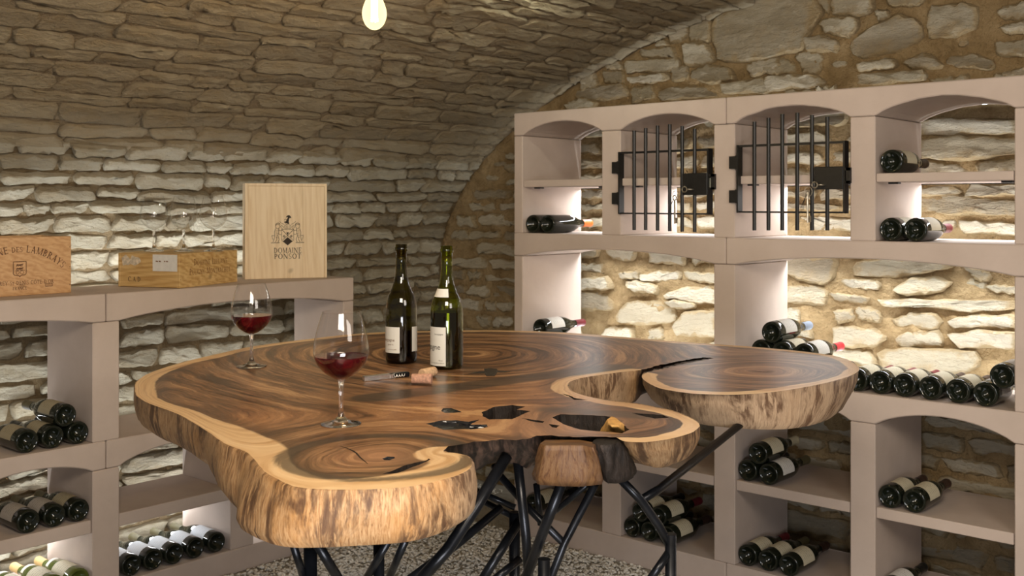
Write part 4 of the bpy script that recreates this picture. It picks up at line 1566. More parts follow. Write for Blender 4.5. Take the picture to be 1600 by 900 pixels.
TN = 0.08
GL = {
    'I': (0.30, _stem(0.15)),
    'D': (0.80, _stem(0.17) + _arc(0.22, 0.5, 0.52, 0.5, -90, 90)),
    'O': (0.86, _arc(0.43, 0.5, 0.40, 0.52, 0, 360, n=26)),
    'M': (0.98, _stem(0.14, 0.06) + _stem(0.84) + [_bar(0.16, 0.98, 0.48, 0.04, 0.13), _bar(0.48, 0.04, 0.82, 0.98, 0.06)]),
    'A': (0.80, [_bar(0.12, 0.0, 0.40, 1.0, 0.06), _bar(0.39, 1.0, 0.68, 0.0, 0.14), _hb(0.22, 0.58, 0.34, TN), _hb(0.0, 0.24, 0.02, 0.045), _hb(0.54, 0.80, 0.02, 0.06)]),
    'N': (0.86, _stem(0.14, 0.06) + _stem(0.72, 0.06) + [_bar(0.14, 1.0, 0.72, 0.02, 0.14)]),
    'E': (0.66, _stem(0.17) + [_hb(0.17, 0.60, 0.975, TN), _hb(0.17, 0.52, 0.51, TN), _hb(0.17, 0.62, 0.025, TN), _bar(0.60, 0.78, 0.60, 1.0, 0.05), _bar(0.62, 0.0, 0.62, 0.24, 0.05), _bar(0.51, 0.4, 0.51, 0.62, 0.04)]),
    'F': (0.62, _stem(0.17) + [_hb(0.17, 0.58, 0.975, TN), _hb(0.17, 0.50, 0.51, TN), _bar(0.58, 0.76, 0.58, 1.0, 0.05), _bar(0.49, 0.4, 0.49, 0.62, 0.04)]),
    'L': (0.64, _stem(0.17) + [_hb(0.17, 0.60, 0.025, TN), _bar(0.60, 0.0, 0.60, 0.26, 0.05)]),
    'T': (0.70, _stem(0.35) + [_hb(0.03, 0.67, 0.975, TN), _bar(0.05, 0.76, 0.05, 1.0, 0.05), _bar(0.65, 0.76, 0.65, 1.0, 0.05)]),
    'P': (0.64, _stem(0.17) + _arc(0.24, 0.72, 0.36, 0.28, -90, 90)),
    'R': (0.74, _stem(0.17) + _arc(0.24, 0.74, 0.34, 0.26, -90, 90) + [_bar(0.34, 0.50, 0.68, 0.0, 0.13), _hb(0.58, 0.78, 0.02, 0.06)]),
    'B': (0.68, _stem(0.17) + _arc(0.24, 0.76, 0.31, 0.24, -90, 90) + _arc(0.24, 0.27, 0.38, 0.27, -90, 90)),
    'S': (0.60, _arc(0.30, 0.745, 0.24, 0.265, 40, 270, 0.10, 0.07) + _arc(0.30, 0.25, 0.25, 0.265, -140, 90, 0.10, 0.07) + [_bar(0.50, 0.76, 0.50, 0.98, 0.04), _bar(0.06, 0.02, 0.06, 0.26, 0.04)]),
    'C': (0.76, _arc(0.42, 0.5, 0.40, 0.52, 48, 312, n=20) + [_bar(0.70, 0.70, 0.70, 0.98, 0.06)]),
    'G': (0.82, _arc(0.42, 0.5, 0.40, 0.52, 48, 318, n=20) + [_bar(0.70, 0.70, 0.70, 0.98, 0.045), _bar(0.70, 0.08, 0.70, 0.42, 0.12), _hb(0.56, 0.82, 0.42, 0.06)]),
    'U': (0.82, [_bar(0.15, 0.32, 0.15, 1.0, 0.13), _bar(0.68, 0.32, 0.68, 1.0, 0.06), _hb(0.02, 0.28, 0.98, 0.045), _hb(0.57, 0.80, 0.98, 0.06)] + _arc(0.40, 0.34, 0.315, 0.36, 180, 360, 0.10, 0.07)),
    'V': (0.80, [_bar(0.12, 1.0, 0.41, 0.0, 0.14), _bar(0.40, 0.0, 0.68, 1.0, 0.06), _hb(0.0, 0.26, 0.98, 0.045), _hb(0.56, 0.80, 0.98, 0.06)]),
    'Y': (0.76, [_bar(0.10, 1.0, 0.38, 0.45, 0.13), _bar(0.38, 0.45, 0.64, 1.0, 0.06), _bar(0.38, 0.0, 0.38, 0.48, 0.13), _hb(0.24, 0.52, 0.02, 0.045), _hb(0.0, 0.24, 0.98, 0.045), _hb(0.52, 0.76, 0.98, 0.06)]),
    'H': (0.86, _stem(0.17) + _stem(0.69) + [_hb(0.17, 0.69, 0.51, TN)]),
    '-': (0.40, [_hb(0.06, 0.34, 0.40, 0.07)]),
    "'": (0.22, [_bar(0.11, 0.72, 0.11, 1.0, 0.08)]),
    '.': (0.26, [_hb(0.06, 0.20, 0.07, 0.14)]),
    '^': (0.0, [_bar(-0.62, 1.10, -0.44, 1.26, 0.06), _bar(-0.44, 1.26, -0.26, 1.10, 0.06)]),
    ' ': (0.36, []),
}


def letters(s, small=0.76):
    """capital letters; lower-case input is set as small capitals. Returns polygons, total width (cap height 1)"""
    polys = []
    x = 0.0
    for ch in s:
        k = ch.upper()
        sc = small if ch.islower() else 1.0
        w, ps = GL[k]
        for p in ps:
            polys.append([(x + a * sc, b * sc) for a, b in p])
        x += (w + (0.09 if w else 0)) * sc
    return polys, x - 0.09


def print_on(mb, o, ux, uy, uz, polys, sc, x0, y0, warp=None):
    o, ux, uy, uz = Vector(o), Vector(ux), Vector(uy), Vector(uz)
    for p in polys:
        q = [(x0 + a * sc, y0 + b * sc) for a, b in p]
        if warp:
            q = [warp(*a) for a in q]
        mb.add([o + ux * a + uy * b + uz * 0.0006 for a, b in q], [tuple(range(len(q)))])


def centred(mb, fr, s, h, cx, y, warp=None, squeeze=1.0, small=0.76):
    polys, w = letters(s, small)
    polys = [[(a * squeeze, b) for a, b in p] for p in polys]
    print_on(mb, *fr, polys, h, cx - w * squeeze * h / 2, y, warp)


# ------------------------------------------------------------------ crates on the low rack
TZ = LZ['top'] + 0.0005


def crate(name, label, o, ux, L, D, H, t, m, lidded, text_fn, group='wooden wine crates on the low rack'):
    """front face runs from O along UX (length L); the box goes back D; returns thing and frames"""
    ux = Vector(ux).normalized()
    uz = Vector((ux.y, -ux.x, 0))          # out of the front face, towards the room
    up = Vector((0, 0, 1))
    t_ = thing(name, label, 'wine crate', o, (0, 0, math.atan2(ux.y, ux.x)), group)
    # local frame: x along front, -y out of the front, z up
    def pb(nm, *b, bev=0.0012):
        mb = MB()
        mb.add(*box_v(*b))
        return mb.build(nm, m, t_, bevel=bev)
    pb('front_panel', 0, L, 0, t, 0, H)
    pb('back_panel', 0, L, D - t, D, 0, H)
    pb('end_panel', 0, t, t, D - t, 0.001, H - 0.001)
    pb('end_panel', L - t, L, t, D - t, 0.001, H - 0.001)
    pb('bottom_panel', t, L - t, t, D - t, 0.002, 0.002 + t)
    if lidded:
        pb('lid', t, L - t, t, D - t, H - t - 0.001, H - 0.001)
    fr_front = ((0, 0, 0), (1, 0, 0), (0, 0, 1), (0, -1, 0))
    fr_left = ((0, D, 0), (0, -1, 0), (0, 0, 1), (-1, 0, 0))
    text_fn(t_, fr_front, fr_left, L, D, H)
    return t_


def dot_nails(t_, fr, pts, m=M_INK, r=0.0016):
    o, ux, uy, uz = [Vector(a) for a in fr]
    for x, y in pts:
        mb = MB()
        n = 8
        mb.add([o + ux * (x + r * math.cos(a)) + uy * (y + r * math.sin(a)) + uz * 0.0005 for a in np.linspace(0, 2 * PI, n + 1)[:-1]], [tuple(range(n))])
        mb.build('nail_head', m, t_)


def stroke(mb, fr, pts, w, close=False):
    o, ux, uy, uz = [Vector(a) for a in fr]
    pts = list(pts)
    if close:
        pts.append(pts[0])
    for a, b in zip(pts, pts[1:]):
        if math.hypot(b[0] - a[0], b[1] - a[1]) < 1e-6:
            continue
        q = _bar(*a, *b, w)
        mb.add([o + ux * x + uy * y + uz * 0.0006 for x, y in q], [(0, 1, 2, 3)])


def fill(mb, fr, pts):
    o, ux, uy, uz = [Vector(a) for a in fr]
    tri = geometry.tessellate_polygon([[Vector((x, y, 0)) for x, y in pts]])
    vs = [o + ux * x + uy * y + uz * 0.0006 for x, y in pts]
    mb.add(vs, [tuple(t) for t in tri])


def curl(cx, cy, r, a0, turns, n=14, shrink=0.75):
    out = []
    for i in range(n + 1):
        s = i / n
        a = math.radians(a0 + 360 * turns * s)
        rr = r * (1 - shrink * s)
        out.append((cx + rr * math.cos(a), cy + rr * math.sin(a)))
    return out


def text1(t_, fr, frl, L, D, H):
    cx = 0.173
    mb = MB()
    R = 0.20
    cy = 0.143 - R
    warp = lambda x, y: (cx + (R + y) * math.sin((x - cx) / R), cy + (R + y) * math.cos((x - cx) / R))
    centred(mb, fr, 'DOMAINE des LAMBRAYS', 0.0225, cx, 0.0, warp, 0.92)
    mb.build('branding', M_BROWNINK, t_)
    mb = MB()
    centred(mb, fr, 'MOREY-St-DENIS CO^TE-D\'OR', 0.0128, cx + 0.012, 0.036, None, 0.9)
    mb.build('branding', M_BROWNINK, t_)
    mb = MB()
    centred(mb, fr, 'FRANCE', 0.0105, cx, 0.019, None, 0.9)
    mb.build('branding', M_BROWNINK, t_)
    mb = MB()
    w, h = 0.021, 0.046
    x0, y0 = cx - w, 0.066
    stroke(mb, fr, [(x0, y0 + h), (x0 + 2 * w, y0 + h), (x0 + 2 * w, y0 + 0.006), (x0 + 2 * w - 0.004, y0 + 0.002), (cx + 0.004, y0 + 0.001), (cx, y0 - 0.004), (cx - 0.004, y0 + 0.001), (x0 + 0.004, y0 + 0.002), (x0, y0 + 0.006)], 0.0022, True)
    for dy in (0.034, 0.022):
        fill(mb, fr, [(cx - 0.012, y0 + dy - 0.003), (cx - 0.006, y0 + dy), (cx, y0 + dy - 0.002), (cx + 0.008, y0 + dy), (cx + 0.013, y0 + dy + 0.005), (cx + 0.006, y0 + dy + 0.004), (cx - 0.003, y0 + dy + 0.003), (cx - 0.010, y0 + dy + 0.004)])
        for k in (-0.009, -0.004, 0.005, 0.009):
            stroke(mb, fr, [(cx + k, y0 + dy), (cx + k - 0.002, y0 + dy - 0.005)], 0.0014)
    stroke(mb, fr, curl(cx - 0.007, y0 + 0.010, 0.006, 0, 1.0, 12, 0.2), 0.0014)
    stroke(mb, fr, curl(cx + 0.007, y0 + 0.010, 0.006, 180, -1.0, 12, 0.2), 0.0014)
    stroke(mb, fr, [(x0 + 0.004, y0 + 0.017), (x0 + 2 * w - 0.004, y0 + 0.017)], 0.0012)
    mb.build('crest', M_BROWNINK, t_)['label'] = 'branded shield with running animals'
    mb = MB()
    bx, by = cx + 0.085, 0.026
    stroke(mb, fr, [(bx, by), (bx + 0.024, by), (bx + 0.024, by + 0.009), (bx, by + 0.009)], 0.0016, True)
    for k in range(4):
        stroke(mb, fr, [(bx + 0.004 + k * 0.005, by + 0.002), (bx + 0.006 + k * 0.005, by + 0.007)], 0.0013)
    mb.build('stamp', M_BROWNINK, t_)
    dot_nails(t_, fr, [(L - 0.005, 0.028), (L - 0.005, 0.088), (L - 0.005, 0.155)])


crate('wine_crate', 'reddish open wooden wine crate branded with a shield, at the edge of the view', (-3.535, 1.392, TZ), (0, 1, 0), 0.347, 0.21, 0.192, 0.011, M_CRATE1, False, text1)


def text2(t_, fr, frl, L, D, H):
    mb = MB()
    centred(mb, fr, 'Domaine Leflaive', 0.0225, L * 0.52, 0.078, None, 0.94)
    mb.build('branding', M_FAINTINK, t_)
    mb = MB()
    centred(mb, fr, 'Puligny-Montrachet', 0.0225, L * 0.51, 0.044, None, 0.94)
    mb.build('branding', M_FAINTINK, t_)
    mb = MB()
    polys, w = letters('C.A.D')
    polys = [[(a, b) for a, b in p] for p in polys]
    print_on(mb, *frl, polys, 0.017, 0.045, 0.020)
    mb.build('stencil_mark', M_INK, t_)
    mb = MB()
    o, ux, uy, uz = [Vector(a) for a in frl]
    q = [(D * 0.57, H - 0.064), (D * 0.965, H - 0.064), (D * 0.965, H - 0.004), (D * 0.57, H - 0.004)]
    mb.add([o + ux * x + uy * y + uz * 0.0006 for x, y in q], [(0, 1, 2, 3)])
    mb.build('paper_label', M_PAPER, t_)
    mb = MB()
    frl2 = (o + uz * 0.0004, ux, uy, uz)
    for k, (a, b) in enumerate([(0.0, 0.01), (0.013, 0.022), (0.036, 0.042), (0.045, 0.053)]):
        stroke(mb, frl2, [(D * 0.62 + a, H - 0.028), (D * 0.62 + b, H - 0.029)], 0.004)
    mb.build('label_print', M_FAINTINK, t_)
    rq = random.Random(4)
    for k in range(2):
        mb = MB()
        c0 = D * (0.13 + 0.15 * k)
        pts = [(c0 + 0.024 * math.cos(a) * rq.uniform(0.6, 1.2), H - 0.028 + 0.022 * math.sin(a) * rq.uniform(0.6, 1.1)) for a in np.linspace(0, 2 * PI, 13)[:-1]]
        fill(mb, frl, pts)
        mb.build('torn_label', M_TORN, t_)
    dot_nails(t_, fr, [(0.006, 0.03), (0.006, 0.095), (L - 0.006, 0.03), (L - 0.006, 0.095)], M_BROWNINK)


C2 = Vector((-3.418, 2.080, TZ))
D2 = Vector((-0.13, 0.335, 0)).normalized()
E2 = Vector((-D2.y, D2.x, 0))
B2L, B2D, B2H = 0.352, 0.270, 0.1235
crate('wine_crate', 'low golden wooden wine crate under three empty glasses', C2, D2, B2L, B2D, B2H, 0.010, M_CRATE2, True, text2)


def text3(t_, fr, frl, L, D, H):
    mb = MB()
    cx = L * 0.515
    centred(mb, fr, 'DOMAINE', 0.0205, cx, 0.104, None, 0.93)
    mb.build('branding', M_INK, t_)
    mb = MB()
    centred(mb, fr, 'PONSOT', 0.0205, cx, 0.080, None, 1.06)
    mb.build('branding', M_INK, t_)
    mb = MB()
    y0 = 0.135                              # foot of the shield
    w = 0.024
    # shield with a saltire and a solid lower quarter
    top = y0 + 0.064
    stroke(mb, fr, [(cx - w, top), (cx + w, top), (cx + w, y0 + 0.020), (cx, y0), (cx - w, y0 + 0.020)], 0.0015, True)
    fill(mb, fr, [(cx, y0 + 0.001), (cx + 0.020, y0 + 0.015), (cx, y0 + 0.033), (cx - 0.020, y0 + 0.015)])
    stroke(mb, fr, [(cx - w, top), (cx + 0.003, y0 + 0.036)], 0.0022)
    stroke(mb, fr, [(cx + w, top), (cx - 0.003, y0 + 0.036)], 0.0022)
    stroke(mb, fr, [(cx - 0.003, y0 + 0.036), (cx - 0.020, y0 + 0.022)], 0.0018)
    stroke(mb, fr, [(cx + 0.003, y0 + 0.036), (cx + 0.020, y0 + 0.022)], 0.0018)
    for s in (-1, 1):
        stroke(mb, fr, curl(cx + s * 0.014, y0 + 0.036, 0.0045, 0, 1, 10, 0.1), 0.0016)
        stroke(mb, fr, curl(cx + s * 0.014, y0 + 0.036, 0.002, 0, 1, 8, 0.1), 0.0016)
    fill(mb, fr, [(cx - 0.006, top - 0.012), (cx + 0.006, top - 0.012), (cx, top - 0.022)])
    # helm and mantling above the shield
    hy = top + 0.004
    stroke(mb, fr, [(cx - 0.012, hy), (cx - 0.012, hy + 0.012), (cx, hy + 0.018), (cx + 0.012, hy + 0.012), (cx + 0.012, hy)], 0.0016, True)
    for k in (-0.006, 0.0, 0.006):
        stroke(mb, fr, [(cx + k, hy + 0.002), (cx + k, hy + 0.012)], 0.0013)
    for s in (-1, 1):
        stroke(mb, fr, curl(cx + s * 0.021, hy + 0.006, 0.008, 90 if s > 0 else 90, -s * 1.2, 14, 0.7), 0.0015)
        stroke(mb, fr, [(cx + s * 0.014, hy + 0.016), (cx + s * 0.026, hy + 0.022), (cx + s * 0.032, hy + 0.028)], 0.0014)
        # supporters: two standing beasts, drawn in line
        bx = cx + s * 0.042
        stroke(mb, fr, curl(bx - s * 0.002, hy + 0.008, 0.009, 0, 1.0, 12, 0.1), 0.0017)
        stroke(mb, fr, curl(bx - s * 0.003, hy + 0.012, 0.010, 20, 0.45, 8, 0.1), 0.0026)
        stroke(mb, fr, [(bx + s * 0.006, hy), (bx + s * 0.011, hy - 0.016), (bx + s * 0.010, hy - 0.032), (bx + s * 0.013, hy - 0.046), (bx + s * 0.016, hy - 0.055)], 0.0019)
        stroke(mb, fr, [(bx - s * 0.007, hy), (bx - s * 0.006, hy - 0.014), (bx - s * 0.003, hy - 0.030), (bx - s * 0.008, hy - 0.044), (bx - s * 0.004, hy - 0.056)], 0.0019)
        stroke(mb, fr, [(bx - s * 0.004, hy - 0.006), (bx - s * 0.014, hy - 0.010), (bx - s * 0.019, hy - 0.004)], 0.0018)
        stroke(mb, fr, [(bx - s * 0.004, hy - 0.020), (bx - s * 0.013, hy - 0.026), (bx - s * 0.018, hy - 0.022)], 0.0016)
        stroke(mb, fr, [(bx + s * 0.002, hy - 0.034), (bx + s * 0.001, hy - 0.046), (bx + s * 0.008, hy - 0.055)], 0.0017)
        for k in range(5):
            stroke(mb, fr, [(bx - s * 0.003, hy - 0.006 - k * 0.007), (bx + s * 0.006, hy - 0.009 - k * 0.007)], 0.0011)
        stroke(mb, fr, [(bx + s * 0.011, hy - 0.030), (bx + s * 0.021, hy - 0.028), (bx + s * 0.019, hy - 0.040), (bx + s * 0.015, hy - 0.046)], 0.0015)
        stroke(mb, fr, [(bx - s * 0.010, hy - 0.058), (bx + s * 0.024, hy - 0.058)], 0.0022)
    # rearing goat on the helm
    g0 = hy + 0.018
    fill(mb, fr, [(cx - 0.009, g0 + 0.001), (cx - 0.004, g0 + 0.003), (cx + 0.003, g0), (cx + 0.007, g0 + 0.001), (cx + 0.004, g0 + 0.008), (cx + 0.005, g0 + 0.016), (cx + 0.007, g0 + 0.024), (cx + 0.013, g0 + 0.023), (cx + 0.014, g0 + 0.027),
                  (cx + 0.009, g0 + 0.034), (cx + 0.002, g0 + 0.036), (cx - 0.005, g0 + 0.031), (cx - 0.007, g0 + 0.024), (cx - 0.004, g0 + 0.027), (cx + 0.001, g0 + 0.028), (cx - 0.003, g0 + 0.018), (cx - 0.008, g0 + 0.010), (cx - 0.013, g0 + 0.010), (cx - 0.014, g0 + 0.004), (cx - 0.010, g0 + 0.006)])
    stroke(mb, fr, [(cx - 0.002, g0 + 0.016), (cx - 0.010, g0 + 0.020), (cx - 0.013, g0 + 0.015)], 0.002)
    mb.build('crest', M_INK, t_)['label'] = 'black heraldic crest with shield, two supporters and a rearing goat'
    dot_nails(t_, fr, [(0.006, H - 0.05), (0.006, 0.055), (L - 0.005, H - 0.05), (L - 0.005, 0.055)])


O3 = Vector((-3.628, 2.500, TZ))
U3 = Vector((0.157, 0.288, 0)).normalized()


def crate3():
    L, D, H = 0.328, 0.092, 0.385
    t_ = thing('wine_crate', 'tall pale pine wine crate standing upright with a black crest', 'wine crate', O3, (0, 0, math.atan2(U3.y, U3.x)), 'wooden wine crates on the low rack')

    def pb(nm, *b, bev=0.001):
        mb = MB()
        mb.add(*box_v(*b))
        return mb.build(nm, M_CRATE3, t_, bevel=bev)
    pb('side_panel', 0, 0.013, 0, D, 0, H)
    pb('side_panel', L - 0.010, L, 0, D, 0, H)
    pb('top_panel', 0.013, L - 0.010, 0, D, H - 0.011, H)
    pb('bottom_panel', 0.013, L - 0.010, 0.004, D, 0, 0.010)
    pb('back_panel', 0.013, L - 0.010, D - 0.008, D - 0.001, 0.010, H - 0.011)
    # sliding front lid of two glued boards
    pb('front_board', 0.0135, L * 0.70, 0.0022, 0.0105, 0.0005, H - 0.0115, bev=0.0006)
    pb('front_board', L * 0.70 + 0.0003, L - 0.0105, 0.0022, 0.0105, 0.0005, H - 0.0115, bev=0.0006)
    fr = ((0, 0.0022, 0), (1, 0, 0), (0, 0, 1), (0, -1, 0))
    text3(t_, fr, None, L, D, H)


crate3()


# ------------------------------------------------------------------ wine glasses
def wine_glass(loc, label, fill_h, group):
    t = thing('wine_glass', label, 'wine glass', loc, None, group)
    H = 0.207
    prof_o = smooth_profile([(0.006, 0.082), (0.016, 0.086), (0.031, 0.096), (0.044, 0.111), (0.0505, 0.128), (0.0505, 0.145), (0.0465, 0.168), (0.0405, 0.190), (0.0350, H)], 4)
    mb = MB()
    lathe(mb, prof_o, 40)
    # rolled rim
    lathe(mb, [(0.0350, H), (0.0354, H + 0.0004), (0.0350, H + 0.0009), (0.0346, H + 0.0004), (0.0350, H)], 40)
    mb.build('bowl', M_BOWL, t, smooth=True)
    stem = [(0.0, 0.0002), (0.0365, 0.0002), (0.0375, 0.0012), (0.036, 0.0022), (0.024, 0.0045), (0.012, 0.0085), (0.0065, 0.015), (0.0042, 0.026), (0.0036, 0.045), (0.0038, 0.066), (0.0050, 0.078), (0.0066, 0.0825), (0.0, 0.0835)]
    mb = MB()
    lathe(mb, stem, 32)
    mb.build('stem_and_foot', M_STEMGLASS, t, smooth=True)
    if fill_h:
        pr = [(r - 0.0009, z + 0.0006) for r, z in prof_o if z < fill_h]
        # last ring exactly at the wine level
        k = len(pr)
        (ra, za), (rb, zb) = prof_o[k - 1], prof_o[k]
        s = (fill_h - za) / (zb - za)
        rw = ra + (rb - ra) * s - 0.0009
        mb = MB()
        lathe(mb, [(0.0, 0.0845)] + pr + [(rw, fill_h), (0.0, fill_h)], 40)
        mb.build('wine', M_WINE, t, smooth=False)
        for p in t.children[-1].data.polygons:
            p.use_smooth = p.normal.z < 0.9
    return t


TT = 0.964
wine_glass(on_z(533, 663, TT) + Vector((0, 0, 0.0003)), 'half-filled red wine glass standing at the near side of the table', 0.127, 'filled glasses on the table')
wine_glass(on_z(393, 573, TT) + Vector((0, 0, 0.0003)), 'red wine glass at the far side of the table, before the low rack', 0.129, 'filled glasses on the table')
cB = C2 + D2 * (B2L * 0.53) + E2 * (B2D * 0.46)
cB.z = TZ + B2H + 0.0005 - 0.001
RV = Vector((CC, SS, 0))
for k, tx in ((-1, 'empty wine glass on the golden crate, farthest from the pale upright crate'), (0, 'empty wine glass in the middle of the three on the golden crate'), (1, 'empty wine glass on the golden crate, nearest the pale upright crate')):
    wine_glass(cB + RV * (k * 0.112), tx, 0, 'empty glasses on the crate')


# ------------------------------------------------------------------ bottles standing on the table
def table_bottle(px, py, label, shell_m, wine_h, labs, yaw, H=0.303):
    p = on_z(px, py, TT)
    t = thing('wine_bottle', label, 'wine bottle', p + Vector((0, 0, 0.0004)), None, 'opened bottles on the table')
    r = 0.0405
    k = H / 0.295
    pr = [(rr * (r / BR) if rr > 0.03 else rr, z * k) for rr, z in bottle_profile()]
    mb = MB()
    lathe(mb, pr + [(0.0143, 0.250 * k), (0.0138, 0.278 * k), (0.0165, 0.279 * k), (0.0168, 0.287 * k), (0.0150, 0.2885 * k), (0.0150, 0.294 * k), (0.0138, 0.295 * k), (0.0105, 0.294 * k), (0.0105, 0.270 * k)], 40)
    mb.build('bottle_glass', shell_m, t, smooth=True)
    ip = [(max(0.0, rr - 0.0007), z + (0.002 if i < 6 else 0)) for i, (rr, z) in enumerate(pr)]
    ip = [q for q in ip if q[1] < wine_h] + [(0, 0)]
    rw = ip[-2][0]
    ip = ip[:-1] + [(rw, wine_h), (0.0, wine_h)]
    mb = MB()
    lathe(mb, ip, 40)
    mb.build('wine', M_WINEDARK, t)
    for nm, z0, z1, a0, a1 in labs:
        rad = r + 0.0006
        mb = MB()
        if nm == 'neck_label':
            n = 14
            vs, fs, uv = [], [], []
            zs = np.linspace(z0, z1, 6)
            pz = sorted(pr[8:], key=lambda q: q[1])
            for j, z in enumerate(zs):
                rz = float(np.interp(z, [q[1] for q in pz], [q[0] for q in pz])) + 0.0008
                for i in range(n + 1):
                    a = a0 + (a1 - a0) * i / n + yaw
                    vs.append((rz * math.sin(a), -rz * math.cos(a), z))
                    uv.append((i / n, j / 5))
            for j in range(5):
                for i in range(n):
                    b = j * (n + 1) + i
                    fs.append((b, b + 1, b + n + 2, b + n + 1))
        else:
            vs, fs, uv = label_patch(rad, z0, z1, a0 + yaw, a1 + yaw, 20)
        mb.add(vs, fs)
        o = mb.build(nm, M_LABELS['plain'], t, smooth=True)
        put_uv(o.data, uv)
    return t, r


def round_text(t, s, size, r, a_right, z, m, name='print'):
    """text bent round the bottle, ending at angle A_RIGHT"""
    cu = bpy.data.curves.new('text', 'FONT')
    cu.body = s
    cu.size = size
    cu.align_x = 'RIGHT'
    cu.resolution_u = 3
    ob = bpy.data.objects.new('text', cu)
    COL.objects.link(ob)
    dg = bpy.context.evaluated_depsgraph_get()
    me = bpy.data.meshes.new_from_object(ob.evaluated_get(dg))
    bpy.data.objects.remove(ob)
    bpy.data.curves.remove(cu)
    bm = bmesh.new()
    bm.from_mesh(me)
    bmesh.ops.triangulate(bm, faces=bm.faces)
    for v in bm.verts:
        a = a_right + v.co.x / r
        v.co = Vector((r * math.sin(a), -r * math.cos(a), z + v.co.y))
    bm.to_mesh(me)
    bm.free()
    me.materials.clear()
    me.materials.append(m)
    o = bpy.data.objects.new(name, me)
    COL.objects.link(o)
    o.parent = t
    return o


# angle of the direction that faces the camera, measured from -Y
def face_cam(p):
    return math.atan2(-p.x, p.y)


pb1 = on_z(627, 567, TT)
a1 = face_cam(pb1)
# face_cam: local angle a puts the point at (sin a, -cos a); towards the camera that is (-p) normalised
a1 = math.atan2(-pb1.x, pb1.y)
tb1, r_b = table_bottle(627, 566, 'dark olive open bottle, taller-looking of the two on the table, label split by bare glass', M_BROWNSHELL, 0.085,
                        [('label', 0.028, 0.094, -1.75, -0.10), ('back_label', 0.031, 0.094, 0.72, 1.9)], a1, 0.304)
round_text(tb1, 'Bourgogne', 0.0105, r_b + 0.0011, a1 - 0.42, 0.058, M_FAINTINK)
round_text(tb1, 'grand vin', 0.005, r_b + 0.0011, a1 - 0.5, 0.048, M_FAINTINK)
round_text(tb1, 'mise en bouteille', 0.004, r_b + 0.0011, a1 - 0.3, 0.036, M_FAINTINK)
pb2 = on_z(698, 574, TT)
a2 = math.atan2(-pb2.x, pb2.y)
tb2, r_b = table_bottle(698, 575, 'open bottle with bright green neck beside the corks, dark with wine', M_GREENSHELL, 0.140,
                        [('label', 0.010, 0.105, -1.9, -0.06), ('neck_label', 0.178, 0.198, -1.5, 0.15)], a2, 0.304)
round_text(tb2, 'Bourgogne', 0.019, r_b + 0.0011, a2 - 0.38, 0.050, M_INK)
round_text(tb2, 'bourgogne', 0.0055, r_b + 0.0011, a2 - 0.22, 0.086, M_INK)
round_text(tb2, '750 ml', 0.004, r_b + 0.0011, a2 - 0.25, 0.022, M_INK)
round_text(tb2, 'mis en bouteille au domaine', 0.0035, r_b + 0.0011, a2 - 0.15, 0.016, M_INK)


# ------------------------------------------------------------------ corkscrew and corks
def corkscrew():
    a = on_z(568, 596, TT)
    b = on_z(640, 588.5, TT)
    d = b - a
    L = d.length
    t = thing('corkscrew', 'folded steel waiter corkscrew lying beside the corks', 'corkscrew', (a.x, a.y, TT + 0.0003), (0, 0, math.atan2(d.y, d.x)))
    mb = MB()
    mb.add(*box_v(0.0, L * 0.62, -0.006, 0.006, 0.0, 0.0035))
    mb.add(*box_v(0.0, L * 0.62, -0.006, 0.006, 0.0085, 0.012))
    mb.add(*box_v(L * 0.55, L * 0.66, -0.006, 0.006, 0.0, 0.012))
    mb.add(*box_v(0.004, L * 0.60, -0.0048, 0.0048, 0.003, 0.0112))
    mb.build('lever', M_CHROME, t, bevel=0.0008)
    mb = MB()
    mb.add(*box_v(0.0, 0.007, -0.006, 0.006, 0.0, 0.0125))
    mb.add(*box_v(0.018, 0.034, -0.0045, 0.0045, 0.0035, 0.0085))
    mb.build('foot', M_CHROME, t, bevel=0.0012)
    mb = MB()
    mb.add(*box_v(L * 0.60, L * 0.98, -0.0065, 0.0065, 0.0005, 0.0125))
    mb.build('handle', M_STEEL, t, bevel=0.003, seg=2)
    mb = MB()
    hel = [(L * 0.62 + s * 0.028, -0.0085 + 0.0022 * math.sin(s * 2 * PI * 4), 0.0065 + 0.003 * math.cos(s * 2 * PI * 4)) for s in np.linspace(0, 1, 40)]
    tube(mb, hel, 0.0011, 6)
    mb.build('worm', M_CHROME, t, smooth=True)


corkscrew()


def cork(pxa, pya, pxb, pyb, m, label, printed):
    a = on_z(pxa, pya, TT)
    b = on_z(pxb, pyb, TT)
    d = b - a
    t = thing('cork', label, 'cork', (a.x, a.y, TT + 0.0005), (0, 0, math.atan2(d.y, d.x)), 'corks by the bottles')
    L = 0.046
    mb = MB()
    rad = 0.0118
    tube(mb, [(0, 0, rad), (0.001, 0, rad), (0.012, 0, rad), (0.03, 0, rad), (L - 0.001, 0, rad), (L, 0, rad)], [rad - 0.0015, rad - 0.0003, rad - 0.0004, rad - 0.0002, rad, rad - 0.001], 20)
    mb.build('cork_body', m, t, smooth=False, bevel=0)
    for p in t.children[0].data.polygons:
        p.use_smooth = len(p.vertices) == 4
    if printed:
        mb = MB()
        for k in range(7):
            s = 0.018 + k * 0.0035
            for j in (-1, 0, 1):
                aa = -PI / 2 + 0.25 + j * 0.35
                q = [(s + du, (rad + 0.0003) * math.cos(aa + da + 0), rad + (rad + 0.0003) * math.sin(aa + da + 1.2)) for du, da in ((0, 0), (0.002, 0), (0.002, 0.2), (0, 0.2))]
                mb.add(q, [(0, 1, 2, 3)])
        mb.build('print', M_FAINTINK, t)


cork(643.5, 600, 674, 600.5, M_CORKRED, 'wine-stained cork lying in front of the other cork', False)
cork(659, 592.5, 687, 586.5, M_CORK, 'pale cork lying at an angle behind the stained cork', False)

